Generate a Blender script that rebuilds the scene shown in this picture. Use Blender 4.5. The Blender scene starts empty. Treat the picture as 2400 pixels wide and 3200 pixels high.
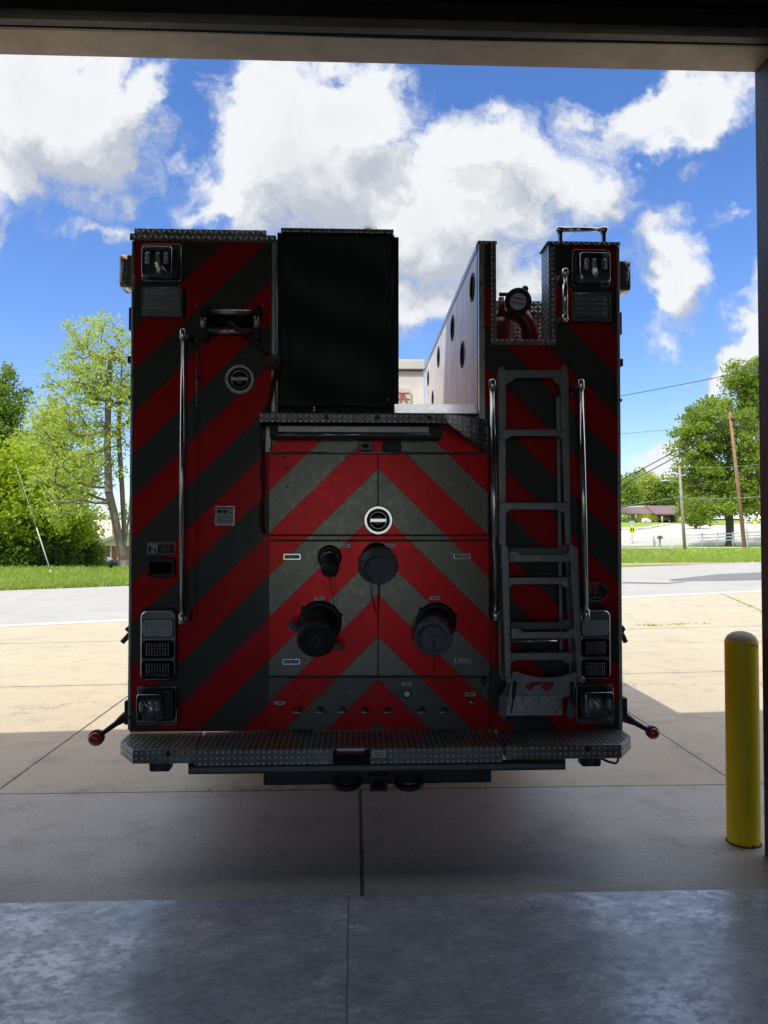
import bpy, bmesh, math, random
import numpy as np
from mathutils import Vector, Matrix, Euler
rad = math.radians; PI = math.pi
sc = bpy.context.scene
COL = sc.collection

# ---------------------------------------------------------------- camera
F = 2372.0; YAW = rad(2.2); PITCH = rad(1.45)
CAM = Vector((0, 0, 1.6))
ROT = Euler((PI/2+PITCH, 0, -YAW), 'XYZ'); MR = ROT.to_matrix()
cd = bpy.data.cameras.new('camera'); cam = bpy.data.objects.new('camera', cd); COL.objects.link(cam)
cam.location = CAM; cam.rotation_euler = ROT
cd.sensor_fit = 'VERTICAL'; cd.sensor_height = 36; cd.lens = F/3200*36
cd.clip_end = 3000; cd.clip_start = .05
sc.camera = cam

def ray(px, py): return MR @ Vector(((px-1200)/F, (1600-py)/F, -1))
def A(px, py, Y):
    d = ray(px, py); return CAM + d*(Y/d.y)
def AX(px, py, X):
    d = ray(px, py); return CAM + d*(X/d.x)
def G(px, py, z=0.0):
    d = ray(px, py); return CAM + d*((z-CAM.z)/d.z)

# ---------------------------------------------------------------- light
SUNK = (0.47, 0.42)          # horizontal shift of a shadow per metre of height (x, y)
sdir = Vector((SUNK[0], SUNK[1], -1)).normalized()
SUN_EL = math.asin(-sdir.z); SUN_AZ = math.atan2(-sdir.x, -sdir.y)
sl = bpy.data.lights.new('sun', 'SUN'); so = bpy.data.objects.new('sun', sl); COL.objects.link(so)
sl.energy = 2.15; sl.angle = rad(.5); sl.color = (1, .955, .88)
so.rotation_euler = sdir.to_track_quat('-Z', 'Y').to_euler(); so.location = (-10, -8, 25)
sc.view_settings.view_transform = 'Standard'; sc.view_settings.look = 'None'
sc.view_settings.exposure = 1.18; sc.view_settings.gamma = 1

# ---------------------------------------------------------------- node helper
class NT:
    def __init__(s, tree):
        s.t = tree; tree.nodes.clear()
    def n(s, typ, **kw):
        nd = s.t.nodes.new(typ)
        for k, v in kw.items(): setattr(nd, k, v)
        return nd
    def put(s, sock, v):
        if v is None: return
        if isinstance(v, bpy.types.NodeSocket): s.t.links.new(v, sock)
        else:
            if hasattr(sock.default_value, '__len__'):
                if not hasattr(v, '__len__'): v = (v,)*len(sock.default_value)
                v = tuple(v)
                if len(sock.default_value) == 4 and len(v) == 3: v = v+(1,)
            sock.default_value = v
    def m(s, op, a, b=None, c=None, clamp=False):
        nd = s.n('ShaderNodeMath', operation=op, use_clamp=clamp)
        s.put(nd.inputs[0], a); s.put(nd.inputs[1], b)
        if c is not None: s.put(nd.inputs[2], c)
        return nd.outputs[0]
    def vm(s, op, a, b=None):
        nd = s.n('ShaderNodeVectorMath', operation=op)
        s.put(nd.inputs[0], a)
        if b is not None: s.put(nd.inputs[3 if op == 'SCALE' else 1], b)
        return nd.outputs['Value'] if op in ('DOT_PRODUCT', 'LENGTH', 'DISTANCE') else nd.outputs[0]
    def xyz(s, x, y, z=0):
        nd = s.n('ShaderNodeCombineXYZ'); s.put(nd.inputs[0], x); s.put(nd.inputs[1], y); s.put(nd.inputs[2], z); return nd.outputs[0]
    def sep(s, v):
        nd = s.n('ShaderNodeSeparateXYZ'); s.put(nd.inputs[0], v); return nd.outputs
    def noise(s, vec, scale, detail=4, rough=.55, dist=0, color=False):
        nd = s.n('ShaderNodeTexNoise'); s.put(nd.inputs['Vector'], vec)
        nd.inputs['Scale'].default_value = scale; nd.inputs['Detail'].default_value = detail
        nd.inputs['Roughness'].default_value = rough; nd.inputs['Distortion'].default_value = dist
        return nd.outputs['Color' if color else 'Fac']
    def mix(s, f, a, b, typ='MIX'):
        nd = s.n('ShaderNodeMix', data_type='RGBA', blend_type=typ)
        s.put(nd.inputs[0], f); s.put(nd.inputs[6], a); s.put(nd.inputs[7], b); return nd.outputs[2]
    def ss(s, v, a, b):
        nd = s.n('ShaderNodeMapRange', interpolation_type='SMOOTHSTEP'); s.put(nd.inputs[0], v)
        s.put(nd.inputs[1], a); s.put(nd.inputs[2], b); return nd.outputs[0]
    def mr(s, v, a, b, c, d):
        nd = s.n('ShaderNodeMapRange'); s.put(nd.inputs[0], v)
        for i, q in enumerate((a, b, c, d)): s.put(nd.inputs[i+1], q)
        return nd.outputs[0]
    def bump(s, h, strength=.3, dist=.01, normal=None):
        nd = s.n('ShaderNodeBump'); nd.inputs['Strength'].default_value = strength; nd.inputs['Distance'].default_value = dist
        s.put(nd.inputs['Height'], h)
        if normal is not None: s.put(nd.inputs['Normal'], normal)
        return nd.outputs[0]
    def tc(s, which='Object'): return s.n('ShaderNodeTexCoord').outputs[which]

# ---------------------------------------------------------------- world: sky with clouds
w = bpy.data.worlds.new('World'); sc.world = w; w.use_nodes = True
t = NT(w.node_tree)
sky = t.n('ShaderNodeTexSky', sky_type='NISHITA', sun_disc=False, sun_elevation=SUN_EL, sun_rotation=SUN_AZ, air_density=1.0, dust_density=.25, ozone_density=3.0)
hs = t.n('ShaderNodeHueSaturation'); t.put(hs.inputs['Color'], sky.outputs[0]); hs.inputs['Saturation'].default_value = 1.18; hs.inputs['Value'].default_value = 1.0
skyc = t.mix(1.0, hs.outputs[0], (.50, .49, .60), 'MULTIPLY')
gen = t.tc('Generated')
X, Y, Z = t.sep(gen)
yy = t.m('MAXIMUM', t.m('ABSOLUTE', Y), .12)
u = t.m('DIVIDE', X, yy); v = t.m('DIVIDE', Z, yy)
P = t.xyz(u, v, t.m('MULTIPLY', t.m('SIGN', Y), 3.0))
w1 = t.vm('SCALE', t.vm('SUBTRACT', t.noise(P, 3.2, 4, .55, color=True), (.5, .5, .5)), .34)
w2 = t.vm('SCALE', t.vm('SUBTRACT', t.noise(P, 13, 4, .6, color=True), (.5, .5, .5)), .11)
PW = t.vm('ADD', t.vm('ADD', P, w1), w2)
def density(off):
    Q = t.vm('ADD', PW, off) if off else PW
    qx, qy, qz = t.sep(Q)
    tot = None
    # direction (u, v) of each cloud bank, its half widths, its tilt and weight
    for (px, py, rx, ry, rot, amp) in CLOUDS:
        uc = (px-1109)/F; vc = (1660-py)/F; a = rx/F; b = ry/F; c, s_ = math.cos(rad(rot)), math.sin(rad(rot))
        dx = t.m('SUBTRACT', qx, uc); dy = t.m('SUBTRACT', qy, vc)
        e1 = t.m('MULTIPLY_ADD', dx, c/a, t.m('MULTIPLY', dy, s_/a)); e2 = t.m('MULTIPLY_ADD', dx, -s_/b, t.m('MULTIPLY', dy, c/b))
        r2 = t.m('MULTIPLY_ADD', e1, e1, t.m('MULTIPLY', e2, e2))
        g = t.m('MULTIPLY', t.m('EXPONENT', t.m('MULTIPLY', r2, -.9)), amp)
        tot = g if tot is None else t.m('MAXIMUM', tot, g) if amp > 0 else t.m('ADD', tot, g)
    f1 = t.noise(Q, 8, 10, .67)
    return t.m('MULTIPLY_ADD', t.m('SUBTRACT', f1, .5), 1.35, tot)
CLOUDS = [(120, 330, 330, 250, 0, 1.0), (420, 250, 170, 80, 12, .8), (0, 520, 190, 130, 0, .8),
          (960, 460, 290, 330, 0, 1.15), (1110, 280, 290, 130, 0, 1.0), (700, 600, 210, 75, -20, .8), (1350, 600, 360, 260, 0, 1.05),
          (1580, 400, 240, 130, -8, .95), (1760, 520, 200, 170, -30, .8), (1250, 900, 260, 130, 0, .9), (1560, 870, 180, 160, 0, .85),
          (2160, 280, 300, 95, 20, 1.0), (2030, 850, 140, 190, 0, .92), (2340, 620, 150, 60, 25, .5), (2360, 1080, 120, 110, 0, .85), (2240, 1180, 200, 75, 28, .95),
          (2090, 1350, 180, 120, 12, 1.0), (1990, 1090, 80, 60, 0, .55), (2160, 500, 90, 40, 30, .42), (380, 680, 120, 40, 10, .42), (1990, 1560, 160, 50, 0, .5),
          (2500, 900, 260, 120, 20, .7), (-300, 700, 300, 180, 0, .8), (2900, 500, 300, 200, 0, .8), (1200, 1250, 500, 100, 0, .5)]
d0 = density(None); d0a = d0; d1 = density((-.035, .075, 0)); 
d0 = t.m('ADD', d0, t.m('MULTIPLY', t.ss(v, .72, 1.0), .52))       # broken cloud added overhead, out of view, to whiten the light in the shade
alpha = t.ss(d0, .17, .66)
lit = t.m('MULTIPLY_ADD', t.m('SUBTRACT', d0a, d1), 1.7, .58, clamp=True)
thick = t.ss(d0, .75, 1.45)
soft = t.noise(PW, 2.6, 5, .55)
bright = t.m('SUBTRACT', t.m('MULTIPLY_ADD', lit, .38, .71), t.m('MULTIPLY', thick, t.m('MULTIPLY_ADD', soft, .50, -.14)), clamp=False)
bright = t.m('MAXIMUM', t.m('MINIMUM', bright, 1.08), .60)
ccol = t.vm('SCALE', t.mix(t.ss(bright, .7, 1.0), (.86, .92, 1.02), (.97, .985, 1)), t.m('MULTIPLY', bright, t.m('ADD', 2.62, t.m('ADD', t.m('MULTIPLY', t.ss(v, .75, 1.3), 3.0), t.m('MULTIPLY', t.ss(Y, .0, -.3), 1.6)))))   # unseen overhead and rear cloud brightened to fill the shade and truck rear
fade = t.ss(Z, -.01, .03)
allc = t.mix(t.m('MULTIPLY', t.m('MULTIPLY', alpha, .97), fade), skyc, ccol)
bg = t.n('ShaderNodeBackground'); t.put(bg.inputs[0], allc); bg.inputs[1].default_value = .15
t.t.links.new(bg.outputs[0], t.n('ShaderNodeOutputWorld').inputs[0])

# ---------------------------------------------------------------- mesh helper
class MB:
    def __init__(s): s.v = []; s.f = []; s.sm = []
    def add(s, vs, fs, smooth=False):
        o = len(s.v); s.v += [tuple(q) for q in vs]
        for f in fs: s.f.append(tuple(i+o for i in f)); s.sm.append(smooth)
        return s
    def box(s, x0, x1, y0, y1, z0, z1):
        return s.add([(x, y, z) for z in (z0, z1) for y in (y0, y1) for x in (x0, x1)],
                     [(0, 1, 3, 2), (4, 5, 7, 6), (0, 1, 5, 4), (2, 3, 7, 6), (0, 2, 6, 4), (1, 3, 7, 5)])
    def prism(s, poly, a, b, axis='y', smooth=False):
        def mk(p, q): return {'y': (p[0], q, p[1]), 'x': (q, p[0], p[1]), 'z': (p[0], p[1], q)}[axis]
        n = len(poly); o = [mk(p, a) for p in poly]+[mk(p, b) for p in poly]
        k = len(s.v); s.add(o, [tuple(range(n)), tuple(range(n, 2*n))[::-1]])
        s.add([], []); 
        for i in range(n):
            j = (i+1) % n; s.f.append((k+i, k+j, k+n+j, k+n+i)); s.sm.append(smooth)
        return s
    def tube(s, path, r, seg=12, caps=True, flat=1.0):
        path = [Vector(p) for p in path]; n = len(path); rs = r if hasattr(r, '__len__') else [r]*n
        vs = []; ref = None
        for i, p in enumerate(path):
            d = (path[min(i+1, n-1)]-path[max(i-1, 0)]).normalized()
            if ref is None: ref = Vector((0, 0, 1)) if abs(d.z) < .9 else Vector((1, 0, 0))
            a = d.cross(ref).normalized(); b = a.cross(d).normalized(); ref = b
            for k in range(seg):
                th = 2*PI*k/seg; vs.append(p+a*math.cos(th)*rs[i]+b*math.sin(th)*rs[i]*flat)
        fs = [(i*seg+k, i*seg+(k+1) % seg, (i+1)*seg+(k+1) % seg, (i+1)*seg+k) for i in range(n-1) for k in range(seg)]
        s.add(vs, fs, True)
        if caps:
            o = len(s.v)-len(vs)
            s.f += [tuple(o+k for k in range(seg)), tuple(o+(n-1)*seg+k for k in range(seg))]; s.sm += [False, False]
        return s
    def lathe(s, org, axis, prof, seg=32, smooth=True, caps=True):
        org = Vector(org); ax = Vector(axis).normalized(); ref = Vector((0, 0, 1)) if abs(ax.z) < .9 else Vector((1, 0, 0))
        a = ax.cross(ref).normalized(); b = ax.cross(a).normalized(); vs = []; n = len(prof)
        for (tt, r) in prof:
            for k in range(seg):
                th = 2*PI*k/seg; vs.append(org+ax*tt+(a*math.cos(th)+b*math.sin(th))*max(r, 1e-4))
        fs = [(i*seg+k, i*seg+(k+1) % seg, (i+1)*seg+(k+1) % seg, (i+1)*seg+k) for i in range(n-1) for k in range(seg)]
        o = len(s.v); s.add(vs, fs, smooth)
        if caps and prof[0] != prof[-1]: s.f += [tuple(o+k for k in range(seg)), tuple(o+(n-1)*seg+k for k in range(seg))]; s.sm += [False, False]
        return s
    def sphere(s, c, r, seg=16, rings=10, sz=(1, 1, 1)):
        c = Vector(c); vs = []
        for i in range(rings+1):
            ph = PI*i/rings
            for k in range(seg):
                th = 2*PI*k/seg; vs.append(c+Vector((math.sin(ph)*math.cos(th)*sz[0], math.sin(ph)*math.sin(th)*sz[1], math.cos(ph)*sz[2]))*r)
        return s.add(vs, [(i*seg+k, i*seg+(k+1) % seg, (i+1)*seg+(k+1) % seg, (i+1)*seg+k) for i in range(rings) for k in range(seg)], True)
    def grid(s, fn, nu, nv, smooth=True):
        vs = [fn(i/nu, j/nv) for j in range(nv+1) for i in range(nu+1)]
        return s.add(vs, [(j*(nu+1)+i, j*(nu+1)+i+1, (j+1)*(nu+1)+i+1, (j+1)*(nu+1)+i) for j in range(nv) for i in range(nu)], smooth)

ORG = {}
def org_of(o): return ORG.get(o.name, Vector((0, 0, 0))) if o else Vector((0, 0, 0))
def tag(o, label=None, cat=None, group=None, kind=None):
    if label: o['label'] = label
    if cat: o['category'] = cat
    if group: o['group'] = group
    if kind: o['kind'] = kind
    return o
def put(o, parent, loc):
    COL.objects.link(o)
    if parent: o.parent = parent; ORG[o.name] = org_of(parent)
    else: o.location = loc; ORG[o.name] = Vector(loc)
def build(mb, name, mat, parent=None, loc=None, bevel=0, label=None, weld=False, recalc=True, seg=2):
    og = org_of(parent) if parent else Vector(loc or (0, 0, 0))
    me = bpy.data.meshes.new(name)
    me.from_pydata([(q[0]-og.x, q[1]-og.y, q[2]-og.z) for q in mb.v], [], mb.f)
    for p, sm in zip(me.polygons, mb.sm): p.use_smooth = sm
    bm = bmesh.new(); bm.from_mesh(me)
    if weld: bmesh.ops.remove_doubles(bm, verts=bm.verts, dist=1e-5)
    if recalc: bmesh.ops.recalc_face_normals(bm, faces=bm.faces)
    uv = bm.loops.layers.uv.new('UVMap')
    for f in bm.faces:
        n = f.normal; ax = max(range(3), key=lambda i: abs(n[i]))
        for l in f.loops:
            c = l.vert.co; l[uv].uv = (c.y, c.z) if ax == 0 else (c.x, c.z) if ax == 1 else (c.x, c.y)
    bm.to_mesh(me); bm.free()
    me.materials.append(mat)
    o = bpy.data.objects.new(name, me); put(o, parent, og)
    if bevel:
        b = o.modifiers.new('bevel', 'BEVEL'); b.width = bevel; b.segments = seg; b.limit_method = 'ANGLE'; b.angle_limit = rad(40); b.harden_normals = False
    if label: o['label'] = label
    return o
def empty(name, loc, label=None, cat=None, group=None, kind=None):
    o = bpy.data.objects.new(name, None); o.empty_display_size = .2; COL.objects.link(o); o.location = loc; ORG[o.name] = Vector(loc)
    return tag(o, label, cat, group, kind)
def text(body, name, size, loc, mat, parent, rot=(PI/2, 0, 0), extrude=.0012, sx=1.0, align='CENTER', offset=0):
    cu = bpy.data.curves.new(name, 'FONT'); cu.body = body; cu.size = size; cu.extrude = extrude; cu.align_x = align; cu.align_y = 'CENTER'; cu.offset = offset
    cu.materials.append(mat); o = bpy.data.objects.new(name, cu); put(o, parent, loc)
    if parent: o.location = Vector(loc)-org_of(parent)
    o.rotation_euler = rot; o.scale = (sx, 1, 1)
    return o
def rrect(x0, z0, x1, z1, r, n=4):
    if x0 > x1: x0, x1 = x1, x0
    if z0 > z1: z0, z1 = z1, z0
    out = []
    for cx, cz, a0 in ((x1-r, z1-r, 0), (x0+r, z1-r, 90), (x0+r, z0+r, 180), (x1-r, z0+r, 270)):
        for k in range(n+1):
            a = rad(a0+90*k/n); out.append((cx+r*math.cos(a), cz+r*math.sin(a)))
    return out
def copy_tree(o, parent=None, loc=None, label=None):
    c = o.copy(); COL.objects.link(c); c.parent = parent
    if loc is not None: c.location = loc
    if label: c['label'] = label
    for ch in list(o.children): copy_tree(ch, c)
    return c

# ---------------------------------------------------------------- materials
def newmat(name):
    m = bpy.data.materials.new(name); m.use_nodes = True; return m, NT(m.node_tree)
def finish(t, col, rough=.5, metal=0, normal=None, spec=.5, **kw):
    b = t.n('ShaderNodeBsdfPrincipled'); t.put(b.inputs['Base Color'], col); t.put(b.inputs['Roughness'], rough); t.put(b.inputs['Metallic'], metal)
    b.inputs['Specular IOR Level'].default_value = spec
    if normal is not None: t.put(b.inputs['Normal'], normal)
    for k, v_ in kw.items(): t.put(b.inputs[k.replace('_', ' ')], v_)
    o = t.n('ShaderNodeOutputMaterial'); t.t.links.new(b.outputs[0], o.inputs[0]); return b
def pmat(name, col, rough=.5, metal=0, var=.15, scale=6, bump=0, bscale=80, spec=.5, rvar=.08, **kw):
    m, t = newmat(name); c = t.tc('Object')
    n1 = t.noise(c, scale, 5, .6)
    cc = t.mix(t.mr(n1, .3, .7, 0, 1), tuple(q*(1-var) for q in col), tuple(min(1, q*(1+var)) for q in col))
    n2 = t.noise(c, scale*5, 4, .6)
    rr = t.mr(n2, .3, .7, max(.02, rough-rvar), min(1, rough+rvar))
    nm = t.bump(t.noise(c, bscale, 3, .6), bump, .003) if bump else None
    finish(t, cc, rr, metal, nm, spec, **kw)
    return m
M = {}
M['chrome'] = pmat('chrome', (.68, .68, .66), .16, 1, .05, 20, rvar=.06)
M['steel'] = pmat('brushed_steel', (.52, .51, .48), .32, 1, .12, 8)
M['dark_steel'] = pmat('dark_steel', (.17, .17, .17), .42, .8, .15, 14)
M['ladder_steel'] = pmat('ladder_aluminium', (.29, .295, .29), .34, .8, .2, 22, .2, 300)
M['black_plastic'] = pmat('black_plastic', (.012, .012, .014), .42, 0, .3, 20)
M['black_cover'] = pmat('black_vinyl', (.018, .025, .022), .42, 0, .3, 9, .25, 400, spec=.3)
M['black_rubber'] = pmat('black_rubber', (.018, .018, .019), .65, 0, .3, 30, .3, 200)
M['red_paint'] = pmat('red_paint', (.40, .012, .012), .28, 0, .06, 3, Coat_Weight=.4)
M['dark_red'] = pmat('dark_red_paint', (.16, .012, .014), .35, 0, .15, 9)
M['white_panel'] = pmat('white_panel', (.70, .69, .65), .45, 0, .06, 4)
M['gray_cap'] = pmat('anodised_grey', (.19, .20, .215), .42, .3, .3, 25, .2, 200)
M['dark_cap'] = pmat('anodised_dark', (.055, .058, .066), .36, .2, .3, 25)
M['silver_label'] = pmat('silver_label', (.40, .40, .39), .35, .6, .1, 30)
M['white_label'] = pmat('white_label', (.55, .55, .54), .5, 0, .05, 30)
M['red_label'] = pmat('red_label', (.35, .015, .02), .5, 0, .05, 30)
M['black_label'] = pmat('black_label', (.01, .01, .01), .5, 0, .05, 30)
M['strap_red'] = pmat('strap_red', (.10, .012, .012), .8, 0, .3, 40, .3, 500)
M['ball_red'] = pmat('ball_red', (.12, .05, .045), .6, 0, .4, 30, .4, 80)
M['tyre'] = pmat('tyre', (.02, .02, .02), .8, 0, .2, 20)
M['glass_dark'] = pmat('dark_glass', (.01, .012, .014), .05, 0, .05, 2, rvar=.02)
M['clutch_red'] = pmat('red_lens', (.5, .01, .01), .12, 0, .1, 50, Coat_Weight=.6)
M['lamp_chrome'] = pmat('reflector', (.42, .43, .45), .22, .9, .3, 60)
M['led_gray'] = pmat('led_grey', (.52, .53, .55), .25, .3, .3, 90)
M['led_dot'] = pmat('led_dot', (.85, .86, .88), .18, .5, .1, 90)

def clear_mat(name, tint=(.92, .94, .96), g=.34):
    m, t = newmat(name)
    tr = t.n('ShaderNodeBsdfTransparent'); t.put(tr.inputs[0], tint)
    gl = t.n('ShaderNodeBsdfGlossy'); gl.inputs['Roughness'].default_value = .08; t.put(gl.inputs[0], (.9, .92, .95))
    fr = t.n('ShaderNodeFresnel'); fr.inputs[0].default_value = 1.6
    mx = t.n('ShaderNodeMixShader'); t.put(mx.inputs[0], t.m('MULTIPLY_ADD', fr.outputs[0], .9, g*.4))
    t.t.links.new(tr.outputs[0], mx.inputs[1]); t.t.links.new(gl.outputs[0], mx.inputs[2])
    t.t.links.new(mx.outputs[0], t.n('ShaderNodeOutputMaterial').inputs[0]); return m
M['clear'] = clear_mat('clear_lens')
M['amberclear'] = clear_mat('amber_clear_lens', (.95, .85, .75))

def tread(name, c=(.42, .415, .40), cell=.027, strength=1.0, metal=.9, rough=.33):
    m, t = newmat(name); uv = t.tc('UV')
    U, V, _ = t.sep(uv)
    # two interleaved sets of raised bars, turned 45 degrees against each other
    hs_ = []
    for (ox, oy, sgn) in ((0, 0, 1), (.5, .5, 1), (.5, 0, -1), (0, .5, -1)):
        a = t.m('SUBTRACT', t.m('FRACT', t.m('ADD', t.m('DIVIDE', U, cell*2), ox)), .5)
        b = t.m('SUBTRACT', t.m('FRACT', t.m('ADD', t.m('DIVIDE', V, cell*2), oy)), .5)
        e = t.m('ABSOLUTE', t.m('ADD', a, t.m('MULTIPLY', b, sgn))); f_ = t.m('ABSOLUTE', t.m('SUBTRACT', a, t.m('MULTIPLY', b, sgn)))
        q = t.m('ADD', t.m('DIVIDE', e, .40), t.m('POWER', t.m('DIVIDE', f_, .19), 1.3))
        hs_.append(t.ss(q, 1.0, .45))
    h = t.m('MAXIMUM', t.m('MAXIMUM', hs_[0], hs_[1]), t.m('MAXIMUM', hs_[2], hs_[3]))
    ob = t.tc('Object')
    n1 = t.noise(ob, 5, 5, .65); n2 = t.noise(ob, 70, 3, .6)
    col = t.mix(t.mr(n1, .35, .7, 0, 1), tuple(q*.38 for q in c), tuple(q*.75 for q in c))
    col = t.mix(t.m('MULTIPLY', h, .75), col, (.92, .92, .91))
    nm = t.bump(t.m('MULTIPLY_ADD', n2, .06, h), strength, .02)
    finish(t, col, t.mr(n2, .3, .7, rough-.06, rough+.14), metal, nm)
    return m
M['tread'] = tread('diamond_plate')

# chevron sheeting of the truck's rear: position measured on the truck itself
YP = 3.9
apex = A(1182, 1463.5, YP)
PZ = abs(A(1182, 1463.5, YP).z-A(1182, 1594.5, YP).z)
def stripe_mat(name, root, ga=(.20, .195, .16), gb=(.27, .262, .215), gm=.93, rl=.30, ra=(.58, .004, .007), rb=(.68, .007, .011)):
    m, t = newmat(name); ob = t.tc('Object')
    x, y, z = t.sep(ob)
    dx = t.m('ABSOLUTE', t.m('SUBTRACT', x, apex.x-root.x)); dz = t.m('SUBTRACT', apex.z-root.z, z)
    q = t.m('DIVIDE', t.m('SUBTRACT', dz, t.m('MULTIPLY', dx, .985)), PZ)
    fl = t.m('FRACT', t.m('MULTIPLY', q, .5))
    isred = t.m('GREATER_THAN', fl, .5)
    edge = t.m('LESS_THAN', t.m('ABSOLUTE', t.m('SUBTRACT', t.m('FRACT', q), .5)), .488)
    n1 = t.noise(ob, 2.5, 5, .6); n2 = t.noise(ob, 160, 2, .5); n3 = t.noise(ob, 18, 6, .7)
    grey = t.mix(n1, ga, gb)
    red = t.mix(n1, ra, rb)
    col = t.mix(isred, grey, red)
    col = t.mix(t.m('MULTIPLY', t.m('SUBTRACT', 1, edge), .5), col, (.02, .01, .01))
    # thin scuffs and dust
    mp = t.n('ShaderNodeMapping'); t.put(mp.inputs[0], ob); mp.inputs['Scale'].default_value = (60, 60, 5); mp.inputs['Rotation'].default_value = (0, rad(20), 0)
    scf = t.ss(t.noise(mp.outputs[0], 1, 4, .6), .70, .80)
    col = t.mix(t.m('MULTIPLY', scf, .25), col, (.3, .29, .27))
    gr = t.noise(ob, 1.1, 6, .7); sp = t.noise(ob, 55, 3, .7)
    col = t.mix(t.m('ADD', t.m('MULTIPLY', t.ss(gr, .4, .85), .10), t.m('MULTIPLY', t.ss(sp, .66, .74), .25)), col, (.03, .027, .024))     # road film and specks
    nm = t.bump(n2, .22, .002)
    finish(t, col, t.mr(n3, .3, .75, rl, rl+.12), t.mix(isred, (gm,)*3, (.55,)*3), nm, .3, Coat_Weight=.15, Coat_Roughness=.2)
    return m
# ================================================================ terrain
def sstep(a, b, x):
    t_ = min(1, max(0, (x-a)/(b-a))); return t_*t_*(3-2*t_)
def H(x, y):
    h = 0.0
    if y > 84: h += (y-84)*.046*sstep(-5, 18, x) * (1 if y < 170 else 1) 
    if y > 34: h -= min(2.6, (y-34)*.062)*sstep(-1, -9, x)
    if y > 190: h += min(6, (y-190)*.03)
    return h
def GH(px, py):
    d = ray(px, py); lo = 1.0; s = 1.0; prev = 0
    while s < 600:
        p = CAM+d*s
        if p.z < H(p.x, p.y):
            a, b = prev, s
            for _ in range(25):
                mid = (a+b)/2; p = CAM+d*mid
                if p.z < H(p.x, p.y): b = mid
                else: a = mid
            return CAM+d*b
        prev = s; s *= 1.02
    return CAM+d*s

def concrete(name, base, dark, joints=(), near=None, rough=.75, stain=1.0, crack=True, reflect=None, bumps=.35, pits=1.0, spec=.4):
    m, t = newmat(name); c = t.tc('Object')
    x, y, z = t.sep(c)
    big = t.noise(c, .55, 5, .6); med = t.noise(c, 3.2, 6, .65); fine = t.noise(c, 90, 3, .7)
    mp = t.n('ShaderNodeMapping'); t.put(mp.inputs[0], c); mp.inputs['Scale'].default_value = (.6, 4.5, 1)
    streak = t.noise(mp.outputs[0], 1.5, 6, .7)
    if near: base_s = t.mix(t.m('LESS_THAN', y, near[0]), base, near[1])     # separate pour by the door, its colour greyed for the shade it lies in
    else: base_s = base
    col = t.mix(t.mr(big, .3, .7, 0, 1), base_s, t.mix(1.0, base_s, (.86, .86, .86), 'MULTIPLY'))
    col = t.mix(t.m('MULTIPLY', t.ss(med, .5, .75), .45*stain), col, dark)
    col = t.mix(t.m('MULTIPLY', t.ss(streak, .52, .75), .35*stain), col, dark)
    col = t.mix(t.m('MULTIPLY', t.ss(fine, .35, .75), .35), col, tuple(min(1, q*1.35) for q in base))
    vo = t.n('ShaderNodeTexVoronoi'); t.put(vo.inputs['Vector'], t.vm('ADD', c, t.vm('SCALE', t.noise(c, 6, 2, .5, color=True), .3))); vo.inputs['Scale'].default_value = 5.0
    pit = t.m('MULTIPLY', t.ss(vo.outputs['Distance'], .05, .03), t.m('GREATER_THAN', t.noise(c, 2.1, 2, .5), .56))
    col = t.mix(t.m('MULTIPLY', pit, .8*pits), col, (.03, .028, .025))
    wob = t.m('MULTIPLY', t.m('SUBTRACT', t.noise(c, 9, 4, .7), .5), .016)
    hj = None
    for (p, q, wd, rng) in joints:
        d = (q-p); n_ = Vector((-d.y, d.x, 0)).normalized(); cc = n_.x*p.x+n_.y*p.y
        dist = t.m('ABSOLUTE', t.m('ADD', t.m('SUBTRACT', t.vm('DOT_PRODUCT', c, tuple(n_)), cc), wob))
        mk = t.ss(dist, wd, wd*.45)
        if rng: mk = t.m('MULTIPLY', mk, t.m('MULTIPLY', t.m('GREATER_THAN', y, rng[0]), t.m('LESS_THAN', y, rng[1])))
        hj = mk if hj is None else t.m('MAXIMUM', hj, mk)
        soil = t.m('MULTIPLY', t.ss(dist, .16, .0), t.ss(med, .42, .65))
        col = t.mix(t.m('MULTIPLY', soil, .22), col, dark)
    if crack:
        vc = t.n('ShaderNodeTexVoronoi', feature='DISTANCE_TO_EDGE'); t.put(vc.inputs['Vector'], t.vm('ADD', c, t.vm('SCALE', t.noise(c, 1.7, 5, .65, color=True), 1.1))); vc.inputs['Scale'].default_value = .33
        ck = t.m('MULTIPLY', t.ss(vc.outputs['Distance'], .0035, .001), t.m('GREATER_THAN', t.noise(c, .4, 2, .5), .50))
        col = t.mix(t.m('MULTIPLY', ck, .7), col, tuple(q*.35 for q in dark))
    g1 = t.noise(c, 38, 4, .75); g2 = t.noise(c, 150, 2, .6)
    col = t.mix(1.0, col, t.xyz(*[t.m('ADD', t.mr(g1, .3, .7, .80, 1.2), t.mr(g2, .3, .7, -.12, .12))]*3), 'MULTIPLY')
    hh = t.m('MULTIPLY_ADD', fine, .35, t.m('MULTIPLY', t.m('SUBTRACT', 1, pit), .3))
    if hj is not None:
        col = t.mix(t.m('MULTIPLY', hj, .92), col, (.016, .015, .013)); hh = t.m('SUBTRACT', hh, hj)
    nm = t.bump(hh, bumps, .004)
    finish(t, col, t.mr(med, .3, .7, rough-.08, rough+.08), 0, nm, spec)
    return m
jj = []
jj.append((Vector((-10, 4.75, 0)), Vector((10, 4.75, 0)), .011, None))
jj.append((Vector((.035, 3, 0)), Vector((.035, 4.75, 0)), .013, (3, 4.75)))
jj.append((Vector((-2.2, 4.8, 0)), Vector((-2.2, 30, 0)), .012, (4.75, 30)))
jj.append((Vector((2.42, 4.8, 0)), Vector((2.42, 30, 0)), .010, (4.75, 30)))
jj.append((G(0, 2147), G(2200, 2100), .014, None))
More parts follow.
